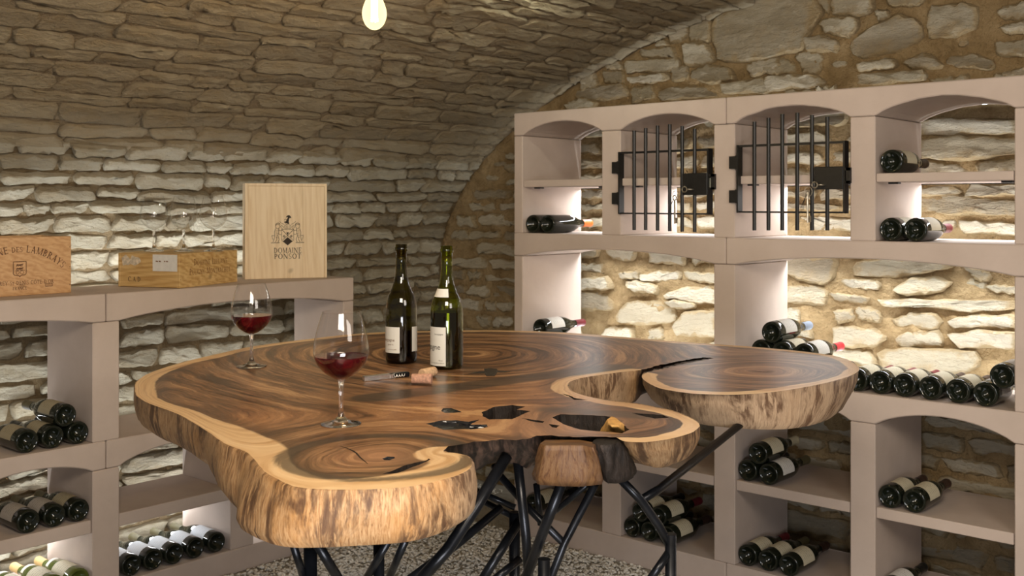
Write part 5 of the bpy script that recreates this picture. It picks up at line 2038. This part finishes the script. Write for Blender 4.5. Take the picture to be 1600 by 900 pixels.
# ------------------------------------------------------------------ the live-edge table
TB = 0.879
table = thing('live_edge_table', 'large live-edge wooden slab table on branching black steel legs', 'table', (-1.7, 1.9, 0))
TO = Vector(table.location)
# outline of the slab: (px, py) of the top edge, (px, py) of the bottom edge or None, charred 0..1, weathered grey 0..1
OUT = [
    (216, 594, 224, 633, 0, 0), (229, 585, None, None, 0, 0), (258, 574, None, None, 0, 0), (295, 563.5, None, None, 0, 0), (344, 552, None, None, 0, 0), (385, 543, None, None, 0, 0), (431, 536, None, None, 0, 0),
    (480, 530, None, None, 0, 0), (540, 523, None, None, 0, 0), (600, 519, None, None, 0, 0), (700, 516.5, None, None, 0, 0), (780, 516, None, None, 0, 0), (873, 519, None, None, 0, 0), (967, 526, None, None, 0, 0),
    (1060, 534, None, None, 0, 0), (1153, 540, None, None, 0, 0.5), (1240, 547.5, None, None, 0, 1), (1300, 555, None, None, 0, 1), (1327, 563, None, None, 0, 1), (1340, 572, 1316, 634, 0, 1),
    (1342, 579, 1311, 647, 0, 1), (1327, 588, 1298, 657, 0, 1), (1290, 598.5, 1270, 665.5, 0, 1), (1240, 608, 1235, 671, 0, 1), (1190, 614.5, 1190, 672, 0, 1), (1140, 617, 1145, 669.5, 0, 1), (1084, 615, 1094, 664, 0, 0.9),
    (1053, 611, 1060, 652, 0, 0.8), (1031, 606.7, 1040, 642, 0, 0.8), (1015.5, 600, 1028, 634, 0, 0.8), (1004.5, 592, 1020, 626, 0, 0.8), (1003.5, 586, 1016, 616, 0.1, 0.5),
    (1015.5, 581, 1019, 610, 1, 0), (1035.5, 576.5, 1036, 604, 1, 0), (1062, 570, 1062, 597, 1, 0), (1095.5, 563.8, 1096, 590, 1, 0), (1113, 560.3, 1112, 586, 1, 0), (1102, 558.2, 1101, 584, 1, 0), (1080, 561, 1080, 588, 1, 0),
    (1053, 565.5, 1053, 592, 1, 0), (1029, 571, 1029, 599, 1, 0), (1001, 578, 994, 628, 0.6, 0.3),
    (973, 581, 968, 637, 0, 0.7), (940, 585.5, 938, 641, 0, 0.7), (907, 591, 910, 645, 0, 0.7), (890, 597, 896, 650, 0, 0.6), (887.5, 604, 893, 656, 0, 0.5), (893, 611, 898, 660, 0, 0.4), (909, 617, 912, 664, 0, 0.4), (933, 623, 936, 668, 0, 0.4),
    (964, 628, 962, 672, 0, 0.3), (993, 631, 990, 674, 0, 0.3), (1018, 635.5, 1012, 678, 0, 0.3), (1049, 642, 1038, 684, 0, 0.3), (1075.5, 652, 1060, 692, 0, 0.3),
    (1089, 659, 1076, 703, 0, 0.3), (1093, 666, 1077, 711, 0, 0.3), (1082, 675.5, 1069, 721, 0, 0.3), (1062, 682, 1052, 729, 0, 0.3), (1040, 687, 1040, 732, 0, 0.3), (1007, 691, 1024, 732, 0, 0.3), (978, 690, 1006, 728, 0.15, 0.2),
    (963, 683.5, 985, 720, 1, 0), (945, 683, 960, 722, 1, 0), (929, 683, 940, 724, 1, 0), (895, 682, 905, 726, 1, 0), (862, 681, 868, 728, 1, 0), (835.5, 681, 838, 730, 1, 0), (829, 684.5, 828, 733, 1, 0), (807, 687, 806, 728, 1, 0),
    (784, 687, 788, 724, 1, 0), (760, 689, 764, 731, 1, 0), (740, 691, 742, 738, 1, 0), (720, 694, 722, 740, 1, 0), (703, 697.5, 712, 738, 1, 0),
    (693, 703, 705, 745, 0.9, 0), (697, 707, 705, 765, 0, 0), (708, 707.5, 715, 774, 0, 0), (727, 711, 733, 781, 0, 0.2), (736, 719, 740, 788, 0, 0.5), (737, 728, 742, 797, 0, 0.6), (727, 737, 737, 810, 0, 0.6), (708, 745, 714, 824, 0, 0.4),
    (673, 754, 680, 839, 0, 0.1), (633, 761, 635, 849.5, 0, 0), (580, 764.5, 580, 855, 0, 0), (527, 765, 527, 857, 0, 0), (487, 763.5, 485, 858.5, 0, 0), (460, 760, 455, 858, 0, 0), (441, 752, 424, 853, 0, 0),
    (414, 737, 392, 842, 0, 0), (399, 719.5, 372, 826, 0, 0), (385, 706.5, 367, 802, 0, 0), (350, 692, 347, 772, 0, 0), (321, 672, 325, 732, 0, 0), (278, 647, 285, 703, 0, 0), (232, 630, 241, 682, 0, 0), (213, 618, 223, 668, 0, 0), (211, 601, 217, 647, 0, 0),
]


def build_table():
    tops = [on_z(a[0], a[1], TT) for a in OUT]
    n = len(OUT)
    cen = sum(tops, Vector()) / n
    bots = []
    for i, a in enumerate(OUT):
        if a[2] is not None:
            bots.append(on_z(a[2], a[3], TB))
        else:
            tg = tops[(i + 1) % n] - tops[i - 1]
            nr = Vector((tg.y, -tg.x, 0)).normalized()
            if nr.dot(cen - tops[i]) < 0:
                nr = -nr
            q = tops[i] + nr * 0.04
            bots.append(Vector((q.x, q.y, TB)))
    ctrl = [(t.x, t.y, b.x, b.y, OUT[i][4], OUT[i][5]) for i, (t, b) in enumerate(zip(tops, bots))]
    # closed Catmull-Rom, sampled evenly
    dense = []
    for i in range(n):
        p0, p1, p2, p3 = ctrl[i - 1], ctrl[i], ctrl[(i + 1) % n], ctrl[(i + 2) % n]
        L = math.hypot(p2[0] - p1[0], p2[1] - p1[1])
        m_n = max(1, int(L / 0.009))
        for k in range(m_n):
            t = k / m_n
            q = []
            for j in range(6):
                if j < 4:
                    c1 = 0.5 * ((2 * p1[j]) + (-p0[j] + p2[j]) * t + (2 * p0[j] - 5 * p1[j] + 4 * p2[j] - p3[j]) * t * t + (-p0[j] + 3 * p1[j] - 3 * p2[j] + p3[j]) * t ** 3)
                    l1 = p1[j] + (p2[j] - p1[j]) * t
                    # spans of very different length: keep to the chord where the spline would overshoot
                    w = 0.7 if 0.25 < L / (math.hypot(p1[0] - p0[0], p1[1] - p0[1]) + 1e-6) < 4 else 0.0
                    q.append(l1 + (c1 - l1) * w)
                else:
                    q.append(p1[j] + (p2[j] - p1[j]) * t)
            dense.append(q)
    N = len(dense)
    rq = random.Random(6)
    top2 = []
    for i, q in enumerate(dense):
        c = q[4]
        j = 0.004 * c + 0.0005
        top2.append(Vector((q[0] + rq.uniform(-j, j), q[1] + rq.uniform(-j, j))))
    # holes
    HOLES = [
        [(665.5, 662), (689, 657), (713, 656.7), (733, 659), (748, 655.5), (742, 660), (735, 663.5), (760, 663.5), (763, 667), (744, 670.5), (715.5, 671), (693, 671.5)],
        [(753, 644), (773, 635.5), (800, 632.7), (821, 635.5), (807, 640), (829, 642), (813, 649), (800, 655), (764.5, 655.5), (755.5, 651)],
        [(863, 652), (875.5, 647), (900, 648), (918, 648.5), (947, 650), (958, 652), (969, 660), (983, 671), (972, 677), (955, 675), (938, 674), (906.7, 671), (884, 664), (872, 658)],
        [(987, 645.5), (1008, 646.5), (1035.5, 648.5), (1045, 652.5), (1024, 654), (1004, 650)],
        [(814, 653), (835, 656), (851, 658.5), (847, 661), (830, 658)],
        [(858, 662.5), (874, 665), (870, 668.5), (862, 667.5)],
        [(878, 615), (890, 617.8), (899, 622), (919, 625), (897, 624.5), (888, 619)],
        [(598, 716.5), (605, 713.5), (615, 713.8), (616, 716), (608, 719), (600, 719)],
        [(597, 740.5), (615, 735), (630, 728), (648, 723), (662, 720.5), (671, 716.5), (673, 718), (660, 724), (642, 731), (626, 738), (610, 740.5)],
        [(689, 642), (693, 638), (706, 637.5), (716, 641), (721, 644), (708, 645), (694, 645)],
    ]
    DEPTH = [0.006, 0.05, 0.07, 0.03, 0.03, 0.03, 0.01, 0.006, 0.03, 0.0015]
    holes = []
    for h in HOLES:
        w = [on_z(x, y, TT) for x, y in h]
        pts = [(p.x, p.y) for p in w]
        d2 = []
        for a, b in zip(pts, pts[1:] + pts[:1]):
            L = math.hypot(b[0] - a[0], b[1] - a[1])
            m_n = max(1, int(L / 0.008))
            for k in range(m_n):
                t = k / m_n
                d2.append(Vector((a[0] + (b[0] - a[0]) * t + rq.uniform(-0.0012, 0.0012), a[1] + (b[1] - a[1]) * t + rq.uniform(-0.0012, 0.0012))))
        holes.append(d2)
    # interior points
    arr = np.array([(p.x, p.y) for p in top2])

    def inside(x, y, poly):
        c = False
        j = len(poly) - 1
        for i in range(len(poly)):
            xi, yi = poly[i]
            xj, yj = poly[j]
            if (yi > y) != (yj > y) and x < (xj - xi) * (y - yi) / (yj - yi) + xi:
                c = not c
            j = i
        return c
    verts = list(top2)
    loops = [list(range(N))]
    for h in holes:
        loops.append(list(range(len(verts), len(verts) + len(h))))
        verts += h
    allb = np.array([(p.x, p.y) for p in verts])
    st = 0.014
    polyl = [tuple(p) for p in top2]
    for gx_ in np.arange(arr[:, 0].min(), arr[:, 0].max(), st):
        # scanline: inside intervals of the outline on this column
        ys = []
        for (xa, ya), (xb, yb_) in zip(polyl, polyl[1:] + polyl[:1]):
            if (xa > gx_) != (xb > gx_):
                ys.append(ya + (gx_ - xa) / (xb - xa) * (yb_ - ya))
        ys.sort()
        for y0, y1 in zip(ys[::2], ys[1::2]):
            for gy_ in np.arange(math.ceil((y0 + 0.004) / st) * st, y1 - 0.004, st):
                if ((allb[:, 0] - gx_) ** 2 + (allb[:, 1] - gy_) ** 2).min() < 0.000025:
                    continue
                verts.append(Vector((gx_, gy_)))
    edges = [(l[i], l[(i + 1) % len(l)]) for l in loops for i in range(len(l))]
    rv, re, rf, ov, oe, of = geometry.delaunay_2d_cdt(verts, edges, [], 2, 1e-6)
    hp = [[tuple(p) for p in h] for h in holes]
    faces = []
    for f in rf:
        cx = sum(rv[i].x for i in f) / 3
        cy = sum(rv[i].y for i in f) / 3
        if any(inside(cx, cy, h) for h in hp) or not inside(cx, cy, polyl):
            continue
        a, b, c = (rv[i] for i in f)
        faces.append(f if (b - a).cross(c - a) > 0 else list(reversed(f)))
    P = np.array([(v.x, v.y) for v in rv])
    mb = MB()
    mb.add([(x, y, TT) for x, y in P], faces)
    top = mb.build('slab_top', M_TOP, None)
    top.parent = table
    top.matrix_parent_inverse = Matrix.Translation(-TO)
    # growth-ring field
    w = lambda x, y: np.array(on_z(x, y, TT)[:2])
    cs = [(w(735, 553), 0.62, 1.0), (w(592, 712), 0.155, 1.15), (w(1190, 580), 0.27, 1.1), (w(955, 658), 0.13, 1.2)]
    s = 0.055
    acc = 0
    for c, R, k in cs:
        d = P - c
        ang = np.arctan2(d[:, 1], d[:, 0])
        dist = np.hypot(d[:, 0], d[:, 1]) * (1 + 0.06 * np.sin(2 * ang + R * 9) + 0.05 * np.sin(3 * ang + R * 21)) * k
        acc = acc + np.exp(-(dist - R) / s)
    field = -s * np.log(acc)
    solid = arr[[i for i, q in enumerate(dense) if q[4] < 0.4]]
    edge = np.min(np.hypot(P[:, None, 0] - solid[None, :, 0], P[:, None, 1] - solid[None, :, 1]), axis=1)
    k = np.clip(1 - edge / 0.07, 0, 1) ** 2
    ring = field * (1 - k) + (-edge + 0.05) * k
    # narrower sapwood along the back and the round lobe, wide on the near left
    near = np.exp(-((P - w(380, 690)) ** 2).sum(1) / 0.16 ** 2) + np.exp(-((P - w(640, 745)) ** 2).sum(1) / 0.12 ** 2)
    lobe = np.exp(-((P - w(1190, 580)) ** 2).sum(1) / 0.36 ** 2)
    low_ = np.exp(-((P - w(1010, 668)) ** 2).sum(1) / 0.14 ** 2)
    sapw = np.clip(0.040 + 0.045 * np.clip(near, 0, 1) - 0.010 * lobe - 0.012 * low_, 0.022, 0.1)
    fig = np.exp(-((P - w(700, 640)) ** 2).sum(1) / 0.20 ** 2) + np.exp(-((P - w(900, 606)) ** 2).sum(1) / 0.16 ** 2) + 0.8 * np.exp(-((P - w(430, 650)) ** 2).sum(1) / 0.10 ** 2)
    # dark heart streak across the slab, at the far side of the junction between the lobes
    a0, b0 = w(580, 622), w(960, 573)
    ab = b0 - a0
    tt = np.clip(((P - a0) @ ab) / (ab @ ab), 0, 1)
    dd = np.hypot(*(P - (a0 + tt[:, None] * ab)).T)
    dark = 1.5 * np.exp(-(dd / 0.045) ** 2)
    a0, b0 = w(860, 640), w(1010, 650)
    ab = b0 - a0
    tt = np.clip(((P - a0) @ ab) / (ab @ ab), 0, 1)
    dd = np.hypot(*(P - (a0 + tt[:, None] * ab)).T)
    dark = dark + 0.75 * np.exp(-(dd / 0.055) ** 2)
    # dark rim of the near-left heart
    c = w(592, 712)
    d = np.hypot(*(P - c).T)
    dark = dark + 0.95 * np.exp(-((d - 0.150) / 0.022) ** 2)
    pink = np.exp(-(d / 0.06) ** 2) + 0.6 * np.exp(-((P - w(840, 668)) ** 2).sum(1) / 0.09 ** 2) + 0.5 * np.exp(-((P - w(1190, 580)) ** 2).sum(1) / 0.10 ** 2)
    for nm, v in (('ring', ring), ('edge', edge), ('sapwidth', sapw), ('figure', np.clip(fig, 0, 1)), ('darkzone', np.clip(dark, 0, 1.2)), ('pinkzone', np.clip(pink, 0, 1))):
        top.data.attributes.new(nm, 'FLOAT', 'POINT').data.foreach_set('value', v.astype(np.float32))
    # sides and underside
    mb = MB()
    rows = 8
    uvs, chars, greys = [], [], []
    arc = 0.0
    lens = []
    for i in range(N):
        lens.append(arc)
        arc += (top2[(i + 1) % N] - top2[i]).length
    for i in range(N + 1):
        q = dense[i % N]
        t2 = top2[i % N]
        tg = top2[(i + 1) % N] - top2[i % N - 1]
        nr = Vector((tg.y, -tg.x)).normalized()
        if i == 0:
            pass
        u = lens[i] if i < N else arc
        for j in range(rows + 1):
            v = j / rows
            x = t2.x + (q[2] - t2.x) * v
            y = t2.y + (q[3] - t2.y) * v
            bul = 0.006 * math.sin(v * PI)
            if j:
                a = 0.005 + 0.020 * q[4]
                bul += a * noise.noise(Vector((x * 14, y * 14, v * 1.2))) * min(1, v * 3)
                bul += (0.0008 + 0.0095 * q[4]) * noise.noise(Vector((x * 55, y * 55, v * (3 + 5 * q[4]))))
                if j == rows:
                    bul -= 0.007
            x += nr.x * bul * ORI
            y += nr.y * bul * ORI
            z = TT + (TB - TT) * v + (0.004 * q[4] * noise.noise(Vector((x * 60, y * 60, 5))) if j else 0)
            if j == 1:
                z = TT - 0.002
            mb.v.append((x, y, z))
            uvs.append((u, (TT - z)))
            chars.append(q[4])
            greys.append(q[5])
    R1 = rows + 1
    for i in range(N):
        for j in range(rows):
            a = i * R1 + j
            b = (i + 1) * R1 + j
            mb.f.append((a, b, b + 1, a + 1) if ORI < 0 else (a, a + 1, b + 1, b))
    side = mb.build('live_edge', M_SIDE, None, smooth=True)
    side.parent = table
    side.matrix_parent_inverse = Matrix.Translation(-TO)
    put_uv(side.data, uvs, 'edge_uv')
    for nm, v in (('char', chars), ('grey', greys)):
        side.data.attributes.new(nm, 'FLOAT', 'POINT').data.foreach_set('value', np.array(v, dtype=np.float32))
    # underside
    bpts = [Vector(mb.v[i * R1 + rows][:2]) for i in range(N)]
    rv2, _, rf2, *_ = geometry.delaunay_2d_cdt(bpts, [(i, (i + 1) % N) for i in range(N)], [], 2, 1e-6)
    mb2 = MB()
    mb2.add([(v.x, v.y, TB + 0.001) for v in rv2], [tuple(reversed(f)) for f in rf2])
    und = mb2.build('underside', M_CHAR, None)
    und.parent = table
    und.matrix_parent_inverse = Matrix.Translation(-TO)
    # hollow pockets
    for h, d in zip(holes, DEPTH):
        mb3 = MB()
        m_n = len(h)
        c = sum(h, Vector((0, 0))) / m_n
        for j in range(5):
            v = j / 4
            for i, p in enumerate(h):
                q = p + (c - p) * (0.12 * v) + Vector((noise.noise(Vector((p.x * 60, p.y * 60, v * 4))), noise.noise(Vector((p.y * 60, p.x * 60, v * 4 + 9))))) * 0.004 * v
                mb3.v.append((q.x, q.y, TT - d * v))
        for j in range(4):
            for i in range(m_n):
                k = (i + 1) % m_n
                mb3.f.append((j * m_n + i, j * m_n + k, (j + 1) * m_n + k, (j + 1) * m_n + i))
        tri = geometry.tessellate_polygon([[Vector(mb3.v[4 * m_n + i]) for i in range(m_n)]])
        mb3.f += [tuple(4 * m_n + i for i in t) for t in tri]
        o = mb3.build('hollow' if d > 0.008 else 'resin_fill', M_CHAR if d > 0.008 else M_RESIN, None)
        o.parent = table
        o.matrix_parent_inverse = Matrix.Translation(-TO)


# orientation of the outline decides which way its normals point
_t = [on_z(a[0], a[1], TT) for a in OUT]
_area = sum(a.x * b.y - b.x * a.y for a, b in zip(_t, _t[1:] + _t[:1]))
ORI = 1.0 if _area > 0 else -1.0
build_table()


def tpart(mb, name, m, smooth=False, bev=0.0, lab=None):
    o = mb.build(name, m, None, smooth=smooth, bevel=bev)
    o.parent = table
    o.matrix_parent_inverse = Matrix.Translation(-TO)
    if lab:
        o['label'] = lab
    return o


def lump(name, top_px, bot_px, zt, zb, m, char, lab, rough=0.004, rows=7, topm=None):
    tp = [on_z(x, y, zt) for x, y in top_px]
    bt = [on_z(x, y, zb) for x, y in bot_px]
    n = len(tp)
    T, B = [], []
    for i in range(n):
        for k in range(6):
            t = k / 6
            T.append(tp[i].lerp(tp[(i + 1) % n], t))
            B.append(bt[i].lerp(bt[(i + 1) % n], t))
    m_n = len(T)
    cen = sum(T, Vector()) / m_n
    mb = MB()
    uv = []
    u = 0
    for i in range(m_n + 1):
        t_, b_ = T[i % m_n], B[i % m_n]
        for j in range(rows + 1):
            v = j / rows
            p = t_.lerp(b_, v)
            nr = (p - cen)
            nr.z = 0
            nr.normalize()
            w = rough * (noise.noise(Vector((p.x * 34, p.y * 34, p.z * 9))) + 0.9 * noise.noise(Vector((p.x * 95, p.y * 95, p.z * 14)))) * (0.3 if j == 0 else 1) + 0.002 * math.sin(v * PI) - (0.004 if j == rows else 0)
            mb.v.append(tuple(p + nr * w))
            uv.append((u, v * abs(zt - zb)))
        u += (T[(i + 1) % m_n] - t_).length
    R1 = rows + 1
    for i in range(m_n):
        for j in range(rows):
            a, b = i * R1 + j, (i + 1) * R1 + j
            mb.f.append((a, a + 1, b + 1, b))
    mb.f.append(tuple(i * R1 for i in range(m_n)))
    mb.f.append(tuple(i * R1 + rows for i in reversed(range(m_n))))
    o = tpart(mb, name, m, smooth=True, lab=lab)
    for p in o.data.polygons:
        if len(p.vertices) > 4:
            p.use_smooth = False
    if m in (M_SIDE, M_BARK):
        put_uv(o.data, uv, 'edge_uv')
        o.data.attributes.new('char', 'FLOAT', 'POINT').data.foreach_set('value', np.full(len(mb.v), char, dtype=np.float32))
        o.data.attributes.new('grey', 'FLOAT', 'POINT').data.foreach_set('value', np.zeros(len(mb.v), dtype=np.float32))
    return o


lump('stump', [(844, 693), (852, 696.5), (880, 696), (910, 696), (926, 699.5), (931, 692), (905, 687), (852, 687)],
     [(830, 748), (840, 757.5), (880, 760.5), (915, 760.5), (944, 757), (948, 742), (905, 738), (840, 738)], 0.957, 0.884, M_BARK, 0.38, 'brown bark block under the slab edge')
lump('charred_block', [(928, 690), (938, 695), (955, 695), (968, 692), (970, 688), (962, 684.5), (946, 684), (932, 685)],
     [(942, 750), (950, 757), (968, 756), (988, 750), (997, 738), (990, 728), (968, 726), (946, 732)], 0.960, 0.887, M_CHAR, 1.0, 'burnt black block beside the bark block', 0.010)
lump('wood_knot', [(949, 655), (956, 650.5), (964, 654), (970, 661), (964, 665), (955, 665), (950, 661)],
     [(936, 677), (952, 669), (974, 669), (986, 674), (982, 681), (965, 684), (946, 682)], 0.972, 0.940, M_KNOT, 0, 'amber lump of sound wood in the hollow', 0.003)
# butterfly-shaped inlay and the small plate on the notch
mb = MB()
pts = [on_z(x, y, TT + 0.0004) for x, y in [(729, 584), (748, 580.5), (757, 579.5), (756, 576), (766, 575), (776, 576), (778, 579), (800, 580), (790, 582), (777, 582), (773, 587.5), (760, 587.5), (757, 583.5)]]
mb.add(pts, [tuple(t) for t in geometry.tessellate_polygon([pts])])
tpart(mb, 'inlay', M_INLAY, lab='dark butterfly-shaped inlay')
# hairline crack in the near heart
mb = MB()
cr = [on_z(x, y, TT + 0.0004) for x, y in [(532, 697), (543, 700.5), (551, 704), (557, 708), (562, 714), (568, 719), (575, 725)]]
wd = [0.0004, 0.0011, 0.0016, 0.0016, 0.0014, 0.001, 0.0003]
cv = []
for i, p in enumerate(cr):
    d = (cr[min(i + 1, 6)] - cr[max(i - 1, 0)]).normalized()
    nn = Vector((-d.y, d.x, 0))
    cv += [p + nn * wd[i], p - nn * wd[i]]
mb.add(cv, [(2 * i, 2 * i + 1, 2 * i + 3, 2 * i + 2) for i in range(6)])
tpart(mb, 'crack', M_CHAR)
mb = MB()
cr = [on_z(x, y, TT + 0.0004) for x, y in [(1174, 579.6), (1185, 580.6), (1198, 581), (1212, 580.8)]]
cv = []
for i, p in enumerate(cr):
    d = (cr[min(i + 1, 3)] - cr[max(i - 1, 0)]).normalized()
    nn = Vector((-d.y, d.x, 0)) * (0.0022 if 0 < i < 3 else 0.0003)
    cv += [p + nn, p - nn]
mb.add(cv, [(2 * i, 2 * i + 1, 2 * i + 3, 2 * i + 2) for i in range(3)])
tpart(mb, 'crack', M_CHAR)


# ------------------------------------------------------------------ branching steel legs
def strut(pts, r, lab=None):
    """pts: (px, py, z) -> plane of that height, or (px, py, None, depth)"""
    ps = []
    for p in pts:
        if p[2] is not None:
            ps.append(on_z(p[0], p[1], p[2]))
        else:
            ps.append(at_depth(p[0], p[1], p[3]))
    mb = MB()
    tube(mb, ps, r, 14)
    o = tpart(mb, 'leg_branch', M_STEEL, smooth=True)
    for p in o.data.polygons:
        if len(p.vertices) > 4:
            p.use_smooth = False
    return ps


def post(px, py, depth, r):
    top = at_depth(px, py, depth)
    mb = MB()
    tube(mb, [(top.x, top.y, 0.0), (top.x, top.y, top.z)], r, 16)
    o = tpart(mb, 'leg_post', M_STEEL, smooth=True)
    for p in o.data.polygons:
        if len(p.vertices) > 4:
            p.use_smooth = False
    mb = MB()
    lathe(mb, [(0.0, 0.0), (r * 2.6, 0.0), (r * 2.6, 0.010), (0.0, 0.010)], 20, (top.x, top.y, 0.0))
    tpart(mb, 'leg_foot', M_STEEL)
    return top


# right-hand tree below the two right lobes
D = 2.06
t = post(1048, 834, D, 0.0110)
strut([(1046, 852, None, D), (1030, 822, None, D), (1001, 781, None, D - 0.01), (966, 745, None, D - 0.02)], 0.0085)
strut([(1001, 782, None, D - 0.01), (1030, 764, None, 2.12), (1156, 664, None, 2.34)], 0.0085)
strut([(1046, 862, None, D), (1016, 905, None, D - 0.03)], 0.008)
# middle trees
D = 1.98
post(850, 873, D - 0.05, 0.0110)
strut([(809, 722, None, 2.0), (822, 840, None, 2.0), (827, 915, None, 2.0)], 0.0092)
strut([(879, 752, None, 1.90), (852, 822, None, 1.93), (821, 905, None, 1.97)], 0.0095)
strut([(930, 756, None, 1.95), (882, 849, None, 2.0), (858, 910, None, 1.95)], 0.0075)
strut([(882, 850, None, 2.0), (827, 795, None, 2.06), (781, 743, None, 2.12), (772, 728, None, 2.14)], 0.0075)
strut([(918, 757, None, 1.98), (871, 796, None, 2.06), (846, 812, None, 2.1)], 0.0055)
strut([(838, 756, None, 2.12), (845, 820, None, 2.12)], 0.0065)
strut([(792, 712, None, 1.92), (742, 795, None, 1.86), (700, 858, None, 1.82), (655, 908, None, 1.80)], 0.0105)
strut([(783, 793, None, 2.18), (715, 850, None, 2.12), (636, 908, None, 2.05)], 0.0085)
t = post(804, 800, 2.22, 0.0115)
strut([(811, 815, None, 2.2), (752, 908, None, 2.12)], 0.0095)
strut([(742, 766, None, 2.22), (805, 793, None, 2.2)], 0.0065)
strut([(752, 782, None, 2.24), (800, 806, None, 2.22)], 0.0065)
strut([(742, 766, None, 2.22), (735, 730, None, 2.25)], 0.0065)
strut([(812, 874, None, 2.2), (770, 908, None, 2.15)], 0.0085)
# trees below the near left lobe
D = 1.72
post(485, 842, D, 0.0110)
strut([(458, 850, None, D - 0.04), (476, 908, None, D)], 0.0062)
strut([(496, 850, None, D - 0.06), (531, 908, None, D - 0.02)], 0.0078)
post(592, 842, 1.78, 0.0092)
strut([(607, 845, None, 1.74), (569, 910, None, 1.78)], 0.0066)
strut([(634, 843, None, 1.78), (605, 910, None, 1.84)], 0.0066)

# ------------------------------------------------------------------ hanging bulbs


def pendant(p, label, energy, r=0.032):
    """p: lowest point of the bulb"""
    vz = vault_z(p[0]) - 0.012
    t = thing('pendant_bulb', label, 'light bulb', p, None, 'pear-shaped bulbs under the vault')
    k = r / 0.032
    mb = MB()
    lathe(mb, [(a * k, b * k) for a, b in smooth_profile([(0.0, 0.0), (0.012, 0.003), (0.025, 0.016), (0.032, 0.038), (0.030, 0.058), (0.022, 0.080), (0.015, 0.098), (0.013, 0.110)], 3)], 28)
    mb.build('glass_bulb', M_BULB, t, smooth=True)
    mb = MB()
    for i in range(6):
        a = 2 * PI * i / 6
        tube(mb, [(0.008 * k * math.cos(a), 0.008 * k * math.sin(a), 0.022 * k), (0.006 * k * math.cos(a), 0.006 * k * math.sin(a), 0.085 * k)], 0.0016 * k, 6)
    mb.build('filament', M_FILAMENT, t)
    mb = MB()
    lathe(mb, [(0.0, 0.108 * k), (0.0165 * k, 0.108 * k), (0.0165 * k, 0.150 * k), (0.010 * k, 0.158 * k), (0.0, 0.158 * k)], 20)
    mb.build('socket', M_BLACKPL, t)
    if vz - p[2] > 0.158 * k:
        mb = MB()
        tube(mb, [(0, 0, 0.157 * k), (0, 0, vz - p[2])], 0.003, 8)
        mb.build('cord', M_BLACKPL, t)
    return t


BP = at_depth(585, 47, 2.8)
pendant(BP, 'glowing pear-shaped bulb hanging below the vault over the table', 6)
light('bulb_light', 'POINT', BP + Vector((0, 0, 0.05)), 15.0, (1.0, 0.72, 0.36), radius=0.03)
# a second lamp tucked against the vault just above the frame
light('vault_lamp_light', 'POINT', (-2.33, 2.86, 2.03 + 0.085), 1.6, (0.95, 1.0, 0.85), radius=0.02)
